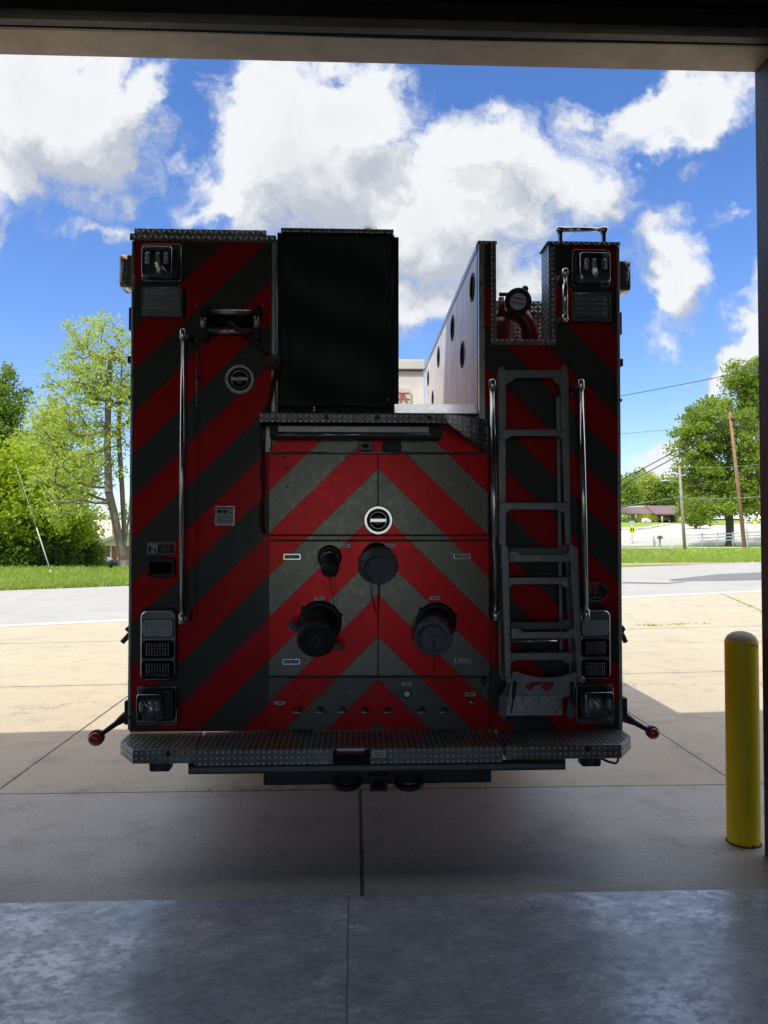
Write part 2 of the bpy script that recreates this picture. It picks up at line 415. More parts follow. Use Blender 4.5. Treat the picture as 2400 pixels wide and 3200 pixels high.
jj.append((G(0, 2012), G(2200, 1960), .018, None))
jj.append((G(2270, 1862), G(2395, 1915), .02, (8, 30)))
M['apron'] = concrete('apron_concrete', (.465, .395, .265), (.20, .18, .15), jj, near=(4.75, (.43, .415, .375)), rough=.56, spec=.8, stain=1.3, bumps=.5)
M['kerb'] = concrete('gutter_concrete', (.52, .50, .45), (.3, .28, .25), [], crack=False)
M['road'] = concrete('road_asphalt', (.36, .345, .315), (.27, .26, .24), [], rough=.85, stain=1.3)
M['lot'] = concrete('lot_surface', (.45, .42, .375), (.36, .335, .30), [], rough=.9, crack=False, stain=.6)
M['darkroad'] = concrete('dark_asphalt', (.16, .16, .165), (.11, .11, .11), [], rough=.9, crack=False)
M['dirt'] = concrete('bare_dirt', (.34, .26, .17), (.22, .18, .10), [], rough=.95, crack=False)

def floor_mat():
    m, t = newmat('sealed_floor'); c = t.tc('Object'); x, y, z = t.sep(c)
    mp = t.n('ShaderNodeMapping'); t.put(mp.inputs[0], c); mp.inputs['Scale'].default_value = (1, 1.5, 1); mp.inputs['Rotation'].default_value = (0, 0, rad(-38))
    a = t.noise(mp.outputs[0], 1.5, 8, .74, .3); b = t.noise(mp.outputs[0], 15, 7, .75); f = t.noise(c, 120, 3, .6); e = t.noise(c, 2.1, 8, .7, .6)
    patch = t.m('MULTIPLY', t.ss(a, .46, .58), t.ss(b, .42, .55))
    col = t.mix(t.mr(e, .3, .7, 0, 1), (.30, .355, .41), (.42, .475, .53))
    col = t.mix(t.m('MULTIPLY', patch, .55), col, (.82, .86, .90))
    col = t.mix(t.m('MULTIPLY', t.ss(b, .58, .72), .4), col, (.09, .10, .105))
    vo = t.n('ShaderNodeTexVoronoi'); t.put(vo.inputs['Vector'], c); vo.inputs['Scale'].default_value = 3.3
    spot = t.m('MULTIPLY', t.ss(vo.outputs['Distance'], .028, .015), t.m('GREATER_THAN', t.noise(c, 5, 2, .5), .5))
    col = t.mix(t.m('MULTIPLY', spot, .8), col, (.02, .02, .02))
    wob = t.m('MULTIPLY', t.m('SUBTRACT', t.noise(c, 7, 3, .6), .5), .012)
    jn = t.ss(t.m('ABSOLUTE', t.m('ADD', t.m('ADD', x, .026), wob)), .0045, .001)
    col = t.mix(t.m('MULTIPLY', jn, .75), col, (.03, .035, .04))
    g1 = t.noise(mp.outputs[0], 34, 5, .75); g2 = t.noise(c, 190, 2, .6); g3 = t.noise(mp.outputs[0], 5, 6, .75)
    gm = t.m('ADD', t.m('MULTIPLY', t.mr(g1, .34, .66, .72, 1.28), t.mr(g3, .38, .62, .80, 1.2)), t.mr(g2, .3, .7, -.1, .1))
    col = t.mix(1.0, col, t.xyz(gm, gm, gm), 'MULTIPLY')
    rough = t.m('SUBTRACT', t.mr(b, .3, .7, .36, .50), t.m('MULTIPLY', patch, .10))
    cw = t.m('MULTIPLY_ADD', patch, .55, t.m('MULTIPLY', t.mr(b, .35, .6, .2, .7), gm), clamp=True)
    nm = t.bump(t.m('ADD', t.m('MULTIPLY', f, .25), t.m('ADD', b, t.m('MULTIPLY', jn, -1))), .10, .004)
    finish(t, col, rough, 0, nm, .55, Coat_Weight=cw, Coat_Roughness=.24, Coat_IOR=2.9)
    return m
M['floor'] = floor_mat()

def grass_mat():
    m, t = newmat('grass_ground'); c = t.tc('Object')
    a = t.noise(c, .25, 5, .6); b = t.noise(c, 3, 6, .7); f = t.noise(c, 30, 4, .7)
    col = t.mix(t.mr(a, .3, .7, 0, 1), (.17, .27, .035), (.27, .35, .06))
    col = t.mix(t.m('MULTIPLY', t.ss(b, .5, .72), .6), col, (.34, .34, .11))
    col = t.mix(t.m('MULTIPLY', t.ss(f, .5, .75), .45), col, (.09, .17, .022))
    finish(t, col, .95, 0, t.bump(f, .8, .05), .2); return m
M['grass'] = grass_mat()

def surface(name, e1, e2, nu, nv, mat, dz=0.0, kind='structure', label=None):
    def fn(a, b):
        p, q = e1(a), e2(a); x = p[0]+(q[0]-p[0])*b; y = p[1]+(q[1]-p[1])*b
        return (x, y, H(x, y)+dz)
    mb = MB().grid(fn, nu, nv)
    return tag(build(mb, name, mat, loc=(0, 0, 0)), label, kind=kind)
def lin(p, q): return lambda a: (p[0]+(q[0]-p[0])*a, p[1]+(q[1]-p[1])*a)
# one wide sheet of ground out to the horizon, dense near and coarse far
xs = sorted(set([-900, -600, -400, -260, -180, -130, -100]+list(range(-80, 121, 5))+[140, 180, 260, 400, 600, 900]))
ys = sorted(set([-400, -200, -100, -50, -20, 0]+list(range(5, 300, 5))+[320, 360, 420, 500, 700, 1000, 1500]))
mb = MB(); vs = [(x, y, H(x, y)-.03) for y in ys for x in xs]; n = len(xs)
mb.add(vs, [(j*n+i, j*n+i+1, (j+1)*n+i+1, (j+1)*n+i) for j in range(len(ys)-1) for i in range(n-1)], True)
tag(build(mb, 'ground', M['grass'], loc=(0, 0, 0)), 'grassy ground reaching away from the fire station', kind='structure')
# apron, road, gutter
ne0, ne1 = G(0, 1953), G(2375, 1845); ned = (ne1-ne0)
def near_edge(x): return ne0.y+(x-ne0.x)*ned.y/ned.x
fe0, fe1 = G(0, 1846), G(2375, 1757); fed = (fe1-fe0)
def far_edge(x): return fe0.y+(x-fe0.x)*fed.y/fed.x
surface('apron', lambda a: (-14+44*a, 3.37), lambda a: (-14+44*a, near_edge(-14+44*a)-.35), 44, 24, M['apron'], 0, label='tan concrete apron in front of the bay door')
surface('gutter_strip', lambda a: (-14+94*a, near_edge(-14+94*a)-.35), lambda a: (-14+94*a, near_edge(-14+94*a)), 60, 1, M['kerb'], .003, label='pale concrete gutter between apron and road')
surface('road', lambda a: (-45+125*a, near_edge(-45+125*a)), lambda a: (-45+125*a, far_edge(-45+125*a)), 120, 10, M['road'], .0, label='bleached asphalt road crossing in front of the station')
# dark asphalt patch on the road at the right
pa = [G(2090, 1812), G(2240, 1795), G(2420, 1787), G(2500, 1786)]; pb = [G(2100, 1816), G(2250, 1815), G(2420, 1812), G(2500, 1812)]
def polyline(pts):
    def f(a):
        k = min(len(pts)-2, int(a*(len(pts)-1))); r = a*(len(pts)-1)-k; return (pts[k].x+(pts[k+1].x-pts[k].x)*r, pts[k].y+(pts[k+1].y-pts[k].y)*r)
    return f
surface('road_patch', polyline(pa), polyline(pb), 12, 2, M['darkroad'], .008, label='dark asphalt patch on the road')
surface('road_patch', polyline([G(1945, 1874-55), G(2080, 1822), G(2140, 1818)]), polyline([G(1945, 1823), G(2080, 1824.5), G(2140, 1820)]), 8, 2, M['darkroad'], .009)
# worn dirt lines in the verge
surface('path', lin(G(-60, 1815), G(420, 1801)), lin(G(-60, 1820), G(420, 1808)), 12, 1, M['dirt'], -.018, label='worn dirt line along the left verge')
surface('path', lin(G(1940, 1737), G(2110, 1731)), lin(G(1940, 1742), G(2110, 1733.5)), 12, 1, M['dirt'], -.018, label='worn dirt line along the right verge')
surface('path', lin(G(1930, 1760), G(2420, 1752)), lin(G(1930, 1767), G(2420, 1759.5)), 30, 1, M['dirt'], -.012, label='dry bare edge of the verge beside the road')
# side road, sidewalk and lot beyond the verge
surface('side_road', lin((20, 62.0), (31.5, 70.0)), lin((20, 74.0), (29.0, 74.0)), 10, 4, M['darkroad'], -.010, label='dark side road beyond the verge')
surface('pavement', lin((22, 69.5), (70, 74)), lin((22, 72.0), (70, 77)), 16, 2, M['kerb'], .004, label='pale walk beside the side road')
surface('parking_lot', lin((18, 80), (110, 92)), lin((40, 150), (190, 158)), 40, 40, M['lot'], .0, label='bleached parking lot rising to the carport')
# ================================================================ fire station
ROOM = (-6.5, 7.5, -15.0, 3.53)   # inner faces
bc = concrete('painted_block', (.32, .31, .28), (.24, .22, .2), [], crack=False, rough=.7)
M['steel_brown'] = pmat('brown_steel', (.125, .105, .088), .5, .3, .25, 6, .2, 120)
M['jamb'] = pmat('dark_jamb_steel', (.05, .045, .043), .5, .2, .3, 6, .2, 120)
M['header'] = pmat('lintel_plate', (.50, .41, .33), .55, 0, .18, 7, .25, 90)
M['ceil'] = pmat('ceiling_deck', (.16, .16, .155), .7, 0, .15, 2)
M['seal'] = pmat('weather_seal', (.30, .27, .23), .6, 0, .25, 30, .3, 100)
M['doorblack'] = pmat('door_panel', (.014, .014, .016), .5, 0, .2, 6, .2, 50)
stn = empty('fire_station', (0, 3.6, 0), 'fire station bay whose dark door opening frames the truck', 'building')
Zh = A(1200, 197, 3.72).z; JX = A(2389, 2600, 3.724).x; JL = -1.95; WO = 3.72; WI = 3.53
mb = MB().box(JX+.012, 11, WI, WO, 0, Zh+.8); build(mb, 'wall', bc, stn)
mb = MB().box(-11, JL-.012, WI, WO, 0, Zh+.8); build(mb, 'wall', bc, stn)
# the gabled upper wall, whose sloping edge throws the shadow line on the apron
gz = [(-11, .9), (-4.7, 4.5), (.2, 7.0), (3.2, 8.5), (9.8, 5.3), (11, 4.7)]
mb = MB().prism([(JL-.012, Zh+.012), (JX+.012, Zh+.012), (JX+.012, Zh+.8), (11, Zh+.8), (11, 6.3), (3.2, 8.5), (.2, 7.05), (-4.7, 4.72), (-11, 4.72), (-11, Zh+.8), (JL-.012, Zh+.8)], WI, WO)
build(mb, 'gable_wall', bc, stn)
mb = MB().box(JX, JX+.012, WI-.02, WO+.004, 0, Zh); mb.box(JX+.012, JX+.10, WO, WO+.004, 0, Zh+.1); build(mb, 'door_jamb', M['jamb'], stn)
mb = MB().box(JL-.012, JL, WI-.02, WO+.004, 0, Zh); build(mb, 'door_jamb', M['jamb'], stn)
mb = MB().box(JL-.012, JX+.012, WI, WO+.003, Zh, Zh+.012); build(mb, 'lintel', M['header'], stn)
# inside: side walls, back wall with the opposite bay door standing open, ceiling
x0, x1, y0, y1 = ROOM
mb = MB().box(x0-.2, x0, y0, -6.6, 0, 4.6).box(x0-.2, x0, -3.6, WI, 0, 4.6).box(x0-.2, x0, -6.6, -3.6, 3.6, 4.6); build(mb, 'wall', bc, stn)  # unseen opening added in the left wall to light the truck's rear
mb = MB().box(x1, x1+.2, y0, WI, 0, 4.6); build(mb, 'wall', bc, stn)
mb = MB().box(x0-.2, -6.1, y0-.2, y0, 0, 4.6).box(-6.1, -2.6, y0-.2, y0, 0, 4.6).box(1.9, x1+.2, y0-.2, y0, 0, 4.6).box(-2.6, 1.9, y0-.2, y0, 4.0, 4.6); build(mb, 'wall', bc, stn)
mb = MB().box(x0-.2, x1+.2, y0-.2, WI, 4.62, 4.8); build(mb, 'ceiling', M['ceil'], stn)
# rolled-up sectional door: lower section hanging just inside the lintel, then running back under the ceiling
def prof(a): return a
DY = 3.46
zb = A(1200, 108, DY).z
mb = MB().prism([(DY-.05, zb), (DY, zb), (DY, 4.03), (DY-.05, 4.03)], JL-.1, JX+.12, 'x')
mb.prism([(DY-.09, 4.035), (DY-.04, 4.035), (DY-.30, 4.36), (DY-.35, 4.33)], JL-.1, JX+.12, 'x')
mb.box(JL-.1, JX+.12, .9, DY-.36, 4.34, 4.39)
dr = build(mb, 'overhead_door', M['doorblack'], stn, bevel=.004)
def seal(a, b):
    x = JL-.05+(JX-JL+.1)*a; s = -.010*math.exp(-((x-.35)/.9)**2)
    return (x, WI-.012, Zh+.001+s*0+.036*b-(.0 if b else 0)+s)
mb = MB().grid(seal, 60, 1); mb.grid(lambda a, b: (seal(a, 0)[0], WI-.012+.010*b, seal(a, 0)[2]), 60, 1)
build(mb, 'door_seal', M['seal'], stn, recalc=False)
mb = MB().grid(lambda a, b: (JL-.05+(JX-JL+.1)*a, DY-.055-.03*math.sin(PI*b), zb-.004+.04*b), 40, 6); build(mb, 'door_fabric', M['steel_brown'], dr, recalc=False)
# floor inside
mb = MB().grid(lambda a, b: (x0+(x1-x0)*a, y0+(3.37-y0)*b, .0), 4, 6, False)
tag(build(mb, 'floor', M['floor'], loc=(0, 0, 0)), 'sealed blue grey concrete floor of the bay', kind='structure')
mb = MB().grid(lambda a, b: (-20+45*a, -60+(y0+60)*b, .0), 4, 6, False)
tag(build(mb, 'rear_apron', M['apron'], loc=(0, 0, 0)), 'concrete apron behind the station', kind='structure')

# ---------------------------------------------------------------- yellow bollard
def yellow_mat():
    m, t = newmat('chipped_yellow'); c = t.tc('Object'); x, y, z = t.sep(c)
    n1 = t.noise(c, 14, 6, .7); mp = t.n('ShaderNodeMapping'); t.put(mp.inputs[0], c); mp.inputs['Scale'].default_value = (40, 40, 2.5)
    st = t.noise(mp.outputs[0], 1, 4, .6)
    col = t.mix(t.mr(st, .3, .7, 0, 1), (.85, .60, .012), (.92, .70, .02))
    band = t.m('MAXIMUM', t.ss(z, .045, .0), t.m('MULTIPLY', t.ss(z, .985, 1.02), .62))
    chip = t.ss(t.m('ADD', n1, t.m('MULTIPLY', band, .22)), .70, .72)
    col = t.mix(chip, col, (.05, .04, .03))
    top = t.ss(z, 1.035, 1.045); col = t.mix(t.m('MULTIPLY', top, t.ss(n1, .25, .45)), col, (.36, .34, .30))
    finish(t, col, .42, 0, t.bump(t.m('SUBTRACT', n1, chip), .3, .002), .25); return m
bl = G(2325, 2648); br_ = 50.5/F*bl.y*1.0
bl = Vector((A(2324, 2640, bl.y+br_*.8).x, bl.y+br_*.8, 0))
mb = MB().lathe(bl, (0, 0, 1), [(0, br_*1.0), (.01, br_), (1.02, br_), (1.035, br_*.98), (1.055, br_*.85), (1.072, br_*.6), (1.08, br_*.3), (1.082, 0)], 48)
bo = build(mb, 'bollard', yellow_mat(), loc=bl); tag(bo, 'thick yellow bollard with chipped cap beside the door jamb', 'bollard')
rim = MB().lathe(bl+Vector((0, 0, -.002)), (0, 0, 1), [(0, br_*1.07), (.004, br_*1.05), (.009, br_*1.01), (.008, br_*.95)], 40)
build(rim, 'base_collar', pmat('rusty_collar', (.07, .05, .03), .9, 0, .4, 30, .6, 60), bo)
# ================================================================ fire truck
RT = Vector((.115, YP, 0))
trk = empty('fire_truck', RT, 'fire truck backed up to the bay door with red and grey chevron stripes', 'fire truck')
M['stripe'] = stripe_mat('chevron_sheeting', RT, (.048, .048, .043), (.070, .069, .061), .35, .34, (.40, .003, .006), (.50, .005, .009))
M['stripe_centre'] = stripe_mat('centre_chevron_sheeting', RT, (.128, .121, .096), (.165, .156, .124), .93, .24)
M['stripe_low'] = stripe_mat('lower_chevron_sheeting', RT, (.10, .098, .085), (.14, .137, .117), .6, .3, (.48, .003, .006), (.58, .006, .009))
def R(px0, py0, px1, py1, off=0.0):
    Y_ = YP-off; a = A(px0, py0, Y_); b = A(px1, py1, Y_); c = A(px0, py1, Y_); d = A(px1, py0, Y_)
    return ((a.x+c.x)/2, (b.x+d.x)/2, (b.z+c.z)/2, (a.z+d.z)/2, Y_)     # x0 x1 z0 z1 Y
def pbox(mb, px0, py0, px1, py1, off, back=0.0):
    x0, x1, z0, z1, Y_ = R(px0, py0, px1, py1, off); return mb.box(x0, x1, Y_, YP-back, z0, z1)
def pr(mb, px0, py0, px1, py1, off, back, r=.012, n=4):
    x0, x1, z0, z1, Y_ = R(px0, py0, px1, py1, off); return mb.prism(rrect(x0, z0, x1, z1, min(r, (x1-x0)*.49, (z1-z0)*.49), n), Y_, YP-back, 'y')
def pp(pts, off): return [(A(x, y, YP-off).x, A(x, y, YP-off).z) for x, y in pts]
def T(px, py, off): return A(px, py, YP-off)

zb_ = T(1180, 2281, 0).z; zt = T(640, 752, 0).z
xl0, xl1 = T(411, 1500, 0).x, T(857, 1500, 0).x
xr0, xr1 = T(1497, 1500, 0).x, T(1938, 1500, 0).x
xw = T(1516, 1100, 0).x; xn0, xn1 = T(1550, 900, 0).x, T(1716, 900, 0).x
z_bed = T(1300, 1292, 0).z; z_n = T(1640, 1070, 0).z; ztr = T(1820, 758, 0).z; ztw = T(1530, 757, 0).z
YB = 6.96; YE = 7.9
# body boxes (all a few mm behind the sheeting)
e = .004
body = MB()
body.box(xl0, xl1, YP+e, YE, zb_, zt-.002)
body.box(xl1+.001, xr0-.001, YP+e, YE, zb_, z_bed-.03)
body.box(xr0+.008, xr1, YP+e, YE, zb_, z_n-.01)
bd = build(body, 'body', M['red_paint'], trk)
mb = MB().box(xr0+.002, xw, YP+.03, YB+.3, z_n-.01, ztw-.005)       # placeholder removed below
# right inner wall of the hose bed with round holes
mb = MB().box(xr0, xr0+.004, YP+.05, YB, z_bed-.05, ztw-.003)
alw, t = newmat('swirled_aluminium'); c = t.tc('Object'); mp = t.n('ShaderNodeMapping'); t.put(mp.inputs[0], c); mp.inputs['Scale'].default_value = (1, 14, 1.6)
nn = t.noise(mp.outputs[0], 3, 5, .6, .6)
finish(t, t.mix(t.mr(nn, .35, .65, 0, 1), (.50, .50, .50), (.84, .835, .82)), t.mr(nn, .3, .7, .45, .65), .35, t.bump(nn, .3, .006))
M['swirl'] = alw
holes = [(1477, 898, 80), (1415, 1025, 72), (1446, 1108, 76), (1371, 1115, 58), (1339, 1182, 42), (1353, 1244, 42)]
cu = bpy.data.curves.new('w', 'CURVE'); cu.dimensions = '2D'; cu.fill_mode = 'BOTH'; cu.extrude = .002
def spl(pts):
    s_ = cu.splines.new('POLY'); s_.points.add(len(pts)-1); s_.use_cyclic_u = True
    for p_, q_ in zip(s_.points, pts): p_.co = (q_[0], q_[1], 0, 1)
spl([(YP+.05, z_bed-.05), (YB, z_bed-.05), (YB, ztw-.003), (YP+.05, ztw-.003)]); hl = []
for hx_, hy_, hh in holes:
    p = AX(hx_, hy_, xr0); rr = hh/2/F*p.y; hl.append((p, rr)); spl([(p.y+rr*math.cos(a), p.z+rr*math.sin(a)) for a in np.linspace(0, 2*PI, 33)[:-1]])
co = bpy.data.objects.new('w', cu); COL.objects.link(co); bpy.context.view_layer.update()
me = bpy.data.meshes.new_from_object(co.evaluated_get(bpy.context.evaluated_depsgraph_get())); bpy.data.objects.remove(co)
mb = MB().add([(xr0+.002+v_.co.z, v_.co.x, v_.co.y) for v_ in me.vertices], [tuple(p_.vertices) for p_ in me.polygons])
wall = build(mb, 'hose_bed_wall', alw, trk, weld=True)
for p, rr in hl:
    build(MB().lathe((xr0-.006, p.y, p.z), (1, 0, 0), [(0, rr*.90), (0, rr*1.10), (.003, rr*1.13), (.012, rr*1.13), (.012, rr*.90), (0, rr*.90)], 28), 'grommet', M['black_rubber'], trk)
mb = MB().prism([(YP+.03, ztw-.003), (YB, ztw-.003), (YB, ztw-.030), (YP+.03, ztw-.030)], xr0-.006, xr0-.001, 'x'); build(mb, 'wall_rail', M['steel'], trk)
# outer skin of that wall seen from the notch, its top plate
mb = MB().box(xn0-.004, xn0, YP+.02, YB, z_n-.01, ztw-.004); build(mb, 'wall_skin', M['tread'], trk)
mb = MB().box(xr0-.004, xn0+.004, YP-.006, YB, ztw, ztw+.004).box(xr0-.004, xn0+.004, YP-.010, YP-.006, T(1530, 763, .01).z, ztw+.004); build(mb, 'top_cap', M['tread'], trk)
# front edge of the wall
mb = MB(); pbox(mb, 1497, 760, 1515, 1312, .008, -.03); build(mb, 'edge_trim', M['steel'], trk, bevel=.002)
# compartments behind the notch, outer side wall, right rear pillar
yq = 4.95; zq = A(1680, 943, yq).z
mb = MB().box(xn0+.005, xr1-.002, yq, YE, z_n, zq-.006); build(mb, 'compartment', M['tread'], trk)
mb = MB().box(xn0+.003, xr1+.004, yq-.012, YE, zq-.004, zq).box(xn0+.003, xr1, yq-.012, yq-.006, zq-.075, zq-.004); build(mb, 'compartment_lid', M['tread'], trk)
mb = MB().box(xr1-.05, xr1, YP+.16, yq-.013, z_n-.01, zq-.006); build(mb, 'side_wall', M['red_paint'], trk)
yz = YP+.16
mb = MB().box(xn1+.004, xr1-.001, YP+e, yz, z_n-.009, ztr-.004); build(mb, 'rear_pillar', M['black_plastic'], trk)
mb = MB().box(xn1, xn1+.0035, YP+.002, yz, z_n-.009, ztr-.004); build(mb, 'pillar_skin', M['tread'], trk)
mb = MB().box(xn1-.012, xr1+.006, YP-.008, yz+.004, ztr-.003, ztr+.001).box(xn1-.012, xr1+.006, YP-.012, YP-.008, T(1820, 766, .012).z, ztr+.001); build(mb, 'top_cap', M['tread'], trk)
mb = MB().box(xn0, xn1, YP+.02, yq-.013, z_n-.009, z_n-.003); build(mb, 'notch_floor', M['tread'], trk)
# rear face sheeting
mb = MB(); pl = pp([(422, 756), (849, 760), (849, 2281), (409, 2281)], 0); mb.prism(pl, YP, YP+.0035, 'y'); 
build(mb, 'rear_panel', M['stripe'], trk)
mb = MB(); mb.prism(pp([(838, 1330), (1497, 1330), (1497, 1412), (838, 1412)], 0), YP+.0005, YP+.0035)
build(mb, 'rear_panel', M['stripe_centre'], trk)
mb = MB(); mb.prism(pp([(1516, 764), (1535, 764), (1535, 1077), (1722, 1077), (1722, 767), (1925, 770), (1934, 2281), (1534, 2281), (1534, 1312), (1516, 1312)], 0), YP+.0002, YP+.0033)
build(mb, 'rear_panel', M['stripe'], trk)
# centre: access door panels with real gaps
def panel(pts, off, name='access_panel', bev=.002):
    mb = MB(); mb.prism(pp(pts, off), YP-off, YP+.003); return build(mb, name, M['stripe_low' if name == 'lower_panel' else 'stripe_centre'], trk, bevel=bev)
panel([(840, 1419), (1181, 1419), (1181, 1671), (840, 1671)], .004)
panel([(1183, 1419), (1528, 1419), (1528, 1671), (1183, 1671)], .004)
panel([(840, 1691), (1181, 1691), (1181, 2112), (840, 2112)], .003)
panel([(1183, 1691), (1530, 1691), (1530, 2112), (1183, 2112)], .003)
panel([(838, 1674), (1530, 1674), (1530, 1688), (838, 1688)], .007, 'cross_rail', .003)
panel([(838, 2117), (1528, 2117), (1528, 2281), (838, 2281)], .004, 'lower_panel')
mb = MB(); pbox(mb, 838, 1414, 1532, 2280, -.001, -.003); build(mb, 'panel_backing', M['black_plastic'], trk)
# vertical corner trims
mb = MB(); x0, x1, z0, z1, Y_ = R(409, 752, 421, 2282, .006); mb.prism(pp([(411, 752), (421.5, 752), (409, 2283), (397.5, 2283)], .006), YP-.006, YP+.05); build(mb, 'corner_trim', M['steel'], trk, bevel=.006)
mb = MB(); mb.prism(pp([(1927, 768), (1937, 768), (1947, 2283), (1936, 2283)], .006), YP-.006, YP+.05); build(mb, 'corner_trim', M['steel'], trk, bevel=.006)
mb = MB(); pbox(mb, 849, 757, 861, 1288, .007, -.03); build(mb, 'edge_trim', M['steel'], trk, bevel=.002)
# left top caps and lid
mb = MB(); pbox(mb, 405, 732, 862, 752, .012, -.004); x0, x1, z0, z1, Y_ = R(405, 732, 862, 752, .012); mb.box(x0, x1, YP-.004+.009, YE, z1-.004, z1); build(mb, 'top_cap', M['tread'], trk, bevel=.002)
x0, x1, z0, z1, Y_ = R(420, 716, 832, 733, -.05); mb = MB().box(x0, x1, YP+.05, YE-.4, z0-.01, z1); build(mb, 'compartment_lid', M['tread'], trk, bevel=.003)
# notch trims
mb = MB(); pbox(mb, 1535, 764, 1551, 1077, .006, -.02); build(mb, 'notch_trim', M['tread'], trk, bevel=.0015)
mb = MB(); pbox(mb, 1551, 1061, 1721, 1077, .006, -.02); build(mb, 'notch_trim', M['tread'], trk, bevel=.0015)
mb = MB(); pbox(mb, 1721, 767, 1737, 1077, .006, -.001); build(mb, 'notch_trim', M['tread'], trk, bevel=.0015)

# hose bed: bulkhead, black cover, sill
zbk = A(1290, 1130, YB).z
mb = MB().box(xl1+.01, xr0-.008, YB, YB+.05, z_bed-.1, zbk-.001); bk = build(mb, 'hose_bed_bulkhead', M['white_panel'], trk)
mb = MB().box(xl1+.01, xr0-.001, YB-.03, YB+.1, A(1290, 1153, YB-.03).z, zbk+.012); build(mb, 'bulkhead_rail', M['white_panel'], trk, bevel=.006)
mb = MB().box(xl1+.01, xr0-.02, YB-.010, YB-.001, A(1290, 1160, YB).z, A(1290, 1154, YB).z); build(mb, 'gap_strip', M['dark_cap'], trk)
a_ = A(1238, 1213, YB-.02); b_ = A(1283, 1264, YB-.02)
mb = MB().prism(rrect(a_.x-.25, b_.z, b_.x, a_.z, .02), YB-.02, YB-.001); ep = build(mb, 'emblem_plate', pmat('emblem_pale', (.6, .58, .54), .4), bk)
for zc in (.35, .72):
    zz = b_.z+(a_.z-b_.z)*zc
    build(MB().box(a_.x-.2, b_.x-.01, YB-.024, YB-.0205, zz-.008, zz), 'emblem_line', M['red_label'], bk)
text('R', 'lettering', .10, Vector((A(1259, 1246, YB).x, YB-.024, A(1259, 1246, YB).z)), pmat('faded_red', (.45, .16, .14), .5), bk, sx=1.3, extrude=.003, offset=.002)
# bed floor and the pale sill facing back
mb = MB().box(xl1+.01, xr0-.002, YP+.12, YB, z_bed-.04, z_bed-.02); build(mb, 'bed_floor', M['steel'], trk)
mb = MB().prism([(YP-.004, T(1300, 1291, 0).z), (YP+.012, T(1300, 1289, 0).z), (YP+.10, T(1300, 1263, -.1).z), (YP+.115, T(1300, 1263, -.1).z), (YP+.115, T(1300, 1291, 0).z-.02)], T(866, 1280, 0).x, T(1494, 1280, 0).x, 'x')
build(mb, 'bed_sill', M['steel'], trk, bevel=.001)
# folded ground cover over the left half of the bed
xc0, xc1 = T(866, 1000, .02).x, T(1228, 1000, .02).x; zc0, zc1 = T(1000, 1274, .02).z, T(1000, 726, .02).z
rnd = random.Random(4)
def cov(a, b):
    x = xc0+(xc1-xc0)*a; z = zc0+(zc1-zc0)*b
    wv = .010*math.sin(a*9+b*2)*(1-b)+.012*math.exp(-((a-.06)/.05)**2)*math.sin(b*5)+.006*math.sin(b*17+a*4)
    x += .010*(1-b)*math.exp(-a*9)*math.sin(6*b)-(.0 if a > .02 else .0)
    if a < .02: x += .028*(1-b)**2
    return (x, YP-.02-wv-.010*(1-abs(2*a-1))*(1-b), z-.006*math.sin(a*8)*(1-b))
mb = MB().grid(cov, 40, 40)
cv = build(mb, 'hose_bed_cover', M['black_cover'], trk, recalc=False); sm = cv.modifiers.new('s', 'SOLIDIFY'); sm.thickness = .006
mb = MB().box(xc0, xc1+.01, YP+.012, YP+.30, z_bed, zc1+.004); build(mb, 'cover_frame', M['black_cover'], trk)
mb = MB(); pbox(mb, 1229, 741, 1246, 1262, -.02, -.03); build(mb, 'cover_side', M['black_cover'], trk)
mb = MB(); pbox(mb, 878, 714, 1230, 727, .028, .01); x0, x1, z0, z1, Y_ = R(878, 714, 1230, 727, .028); mb.box(x0, x1, YP-.009, YP+.34, z1-.004, z1); build(mb, 'cover_top_plate', M['tread'], trk, bevel=.001)
mb = MB().lathe(A(1150, 716, 4.6), (0, 0, 1), [(-.35, .02), (-.03, .06), (.0, .055), (.004, .03)], 24); build(mb, 'deck_light', M['steel'], trk)
for (qx, qy) in ((885, 1245), (1212, 1252)):
    p = T(qx, qy, .045); build(MB().lathe(p, (0, 1, 0), [(-.012, .006), (-.006, .011), (.0, .012)], 14), 'snap_fastener', M['dark_cap'], cv)
# small post bolt on sill
p = T(982, 1272, .03); build(MB().tube([T(982, 1291, .03), p], .009, 10), 'pin', M['chrome'], trk)

# treadplate shelf, gusset, end plate
mb = MB(); x0, x1, z0, z1, Y_ = R(811, 1292, 1393, 1320, .22)
mb.box(x0, x1, Y_, Y_+.003, z0, z1).box(x0, x1, Y_+.003, YP+.001, z1-.004, z1); sh = build(mb, 'shelf', M['tread'], trk, bevel=.001)
pts = [(1393, 1292, .22), (1525, 1311, .012), (1526, 1415, .012), (1512, 1415, .014), (1398, 1321, .22)]
q = [T(*a) for a in pts]; q2 = [v_+Vector((0, .004, 0)) for v_ in q]
mb = MB().add(q+q2, [(0, 1, 2, 3, 4), (9, 8, 7, 6, 5)]+[(i, (i+1) % 5, 5+(i+1) % 5, 5+i) for i in range(5)]); build(mb, 'gusset_plate', M['tread'], trk)
mb = MB().prism([(YP-.215, T(811, 1319, .22).z), (YP-.001, T(811, 1292, .0).z), (YP-.001, T(820, 1410, .0).z), (YP-.02, T(820, 1410, 0).z)], x0, x0+.004, 'x'); build(mb, 'end_plate', M['dark_steel'], trk)
for bx, by, o in ((1020, 1303, .222), (1180, 1304, .222), (1342, 1305, .222), (1521, 1325, .02), (1521, 1400, .02)):
    build(MB().lathe(T(bx, by, o), (0, 1, 0), [(-.008, .004), (-.006, .010), (0, .0125)], 14), 'bolt', M['dark_cap'], trk)
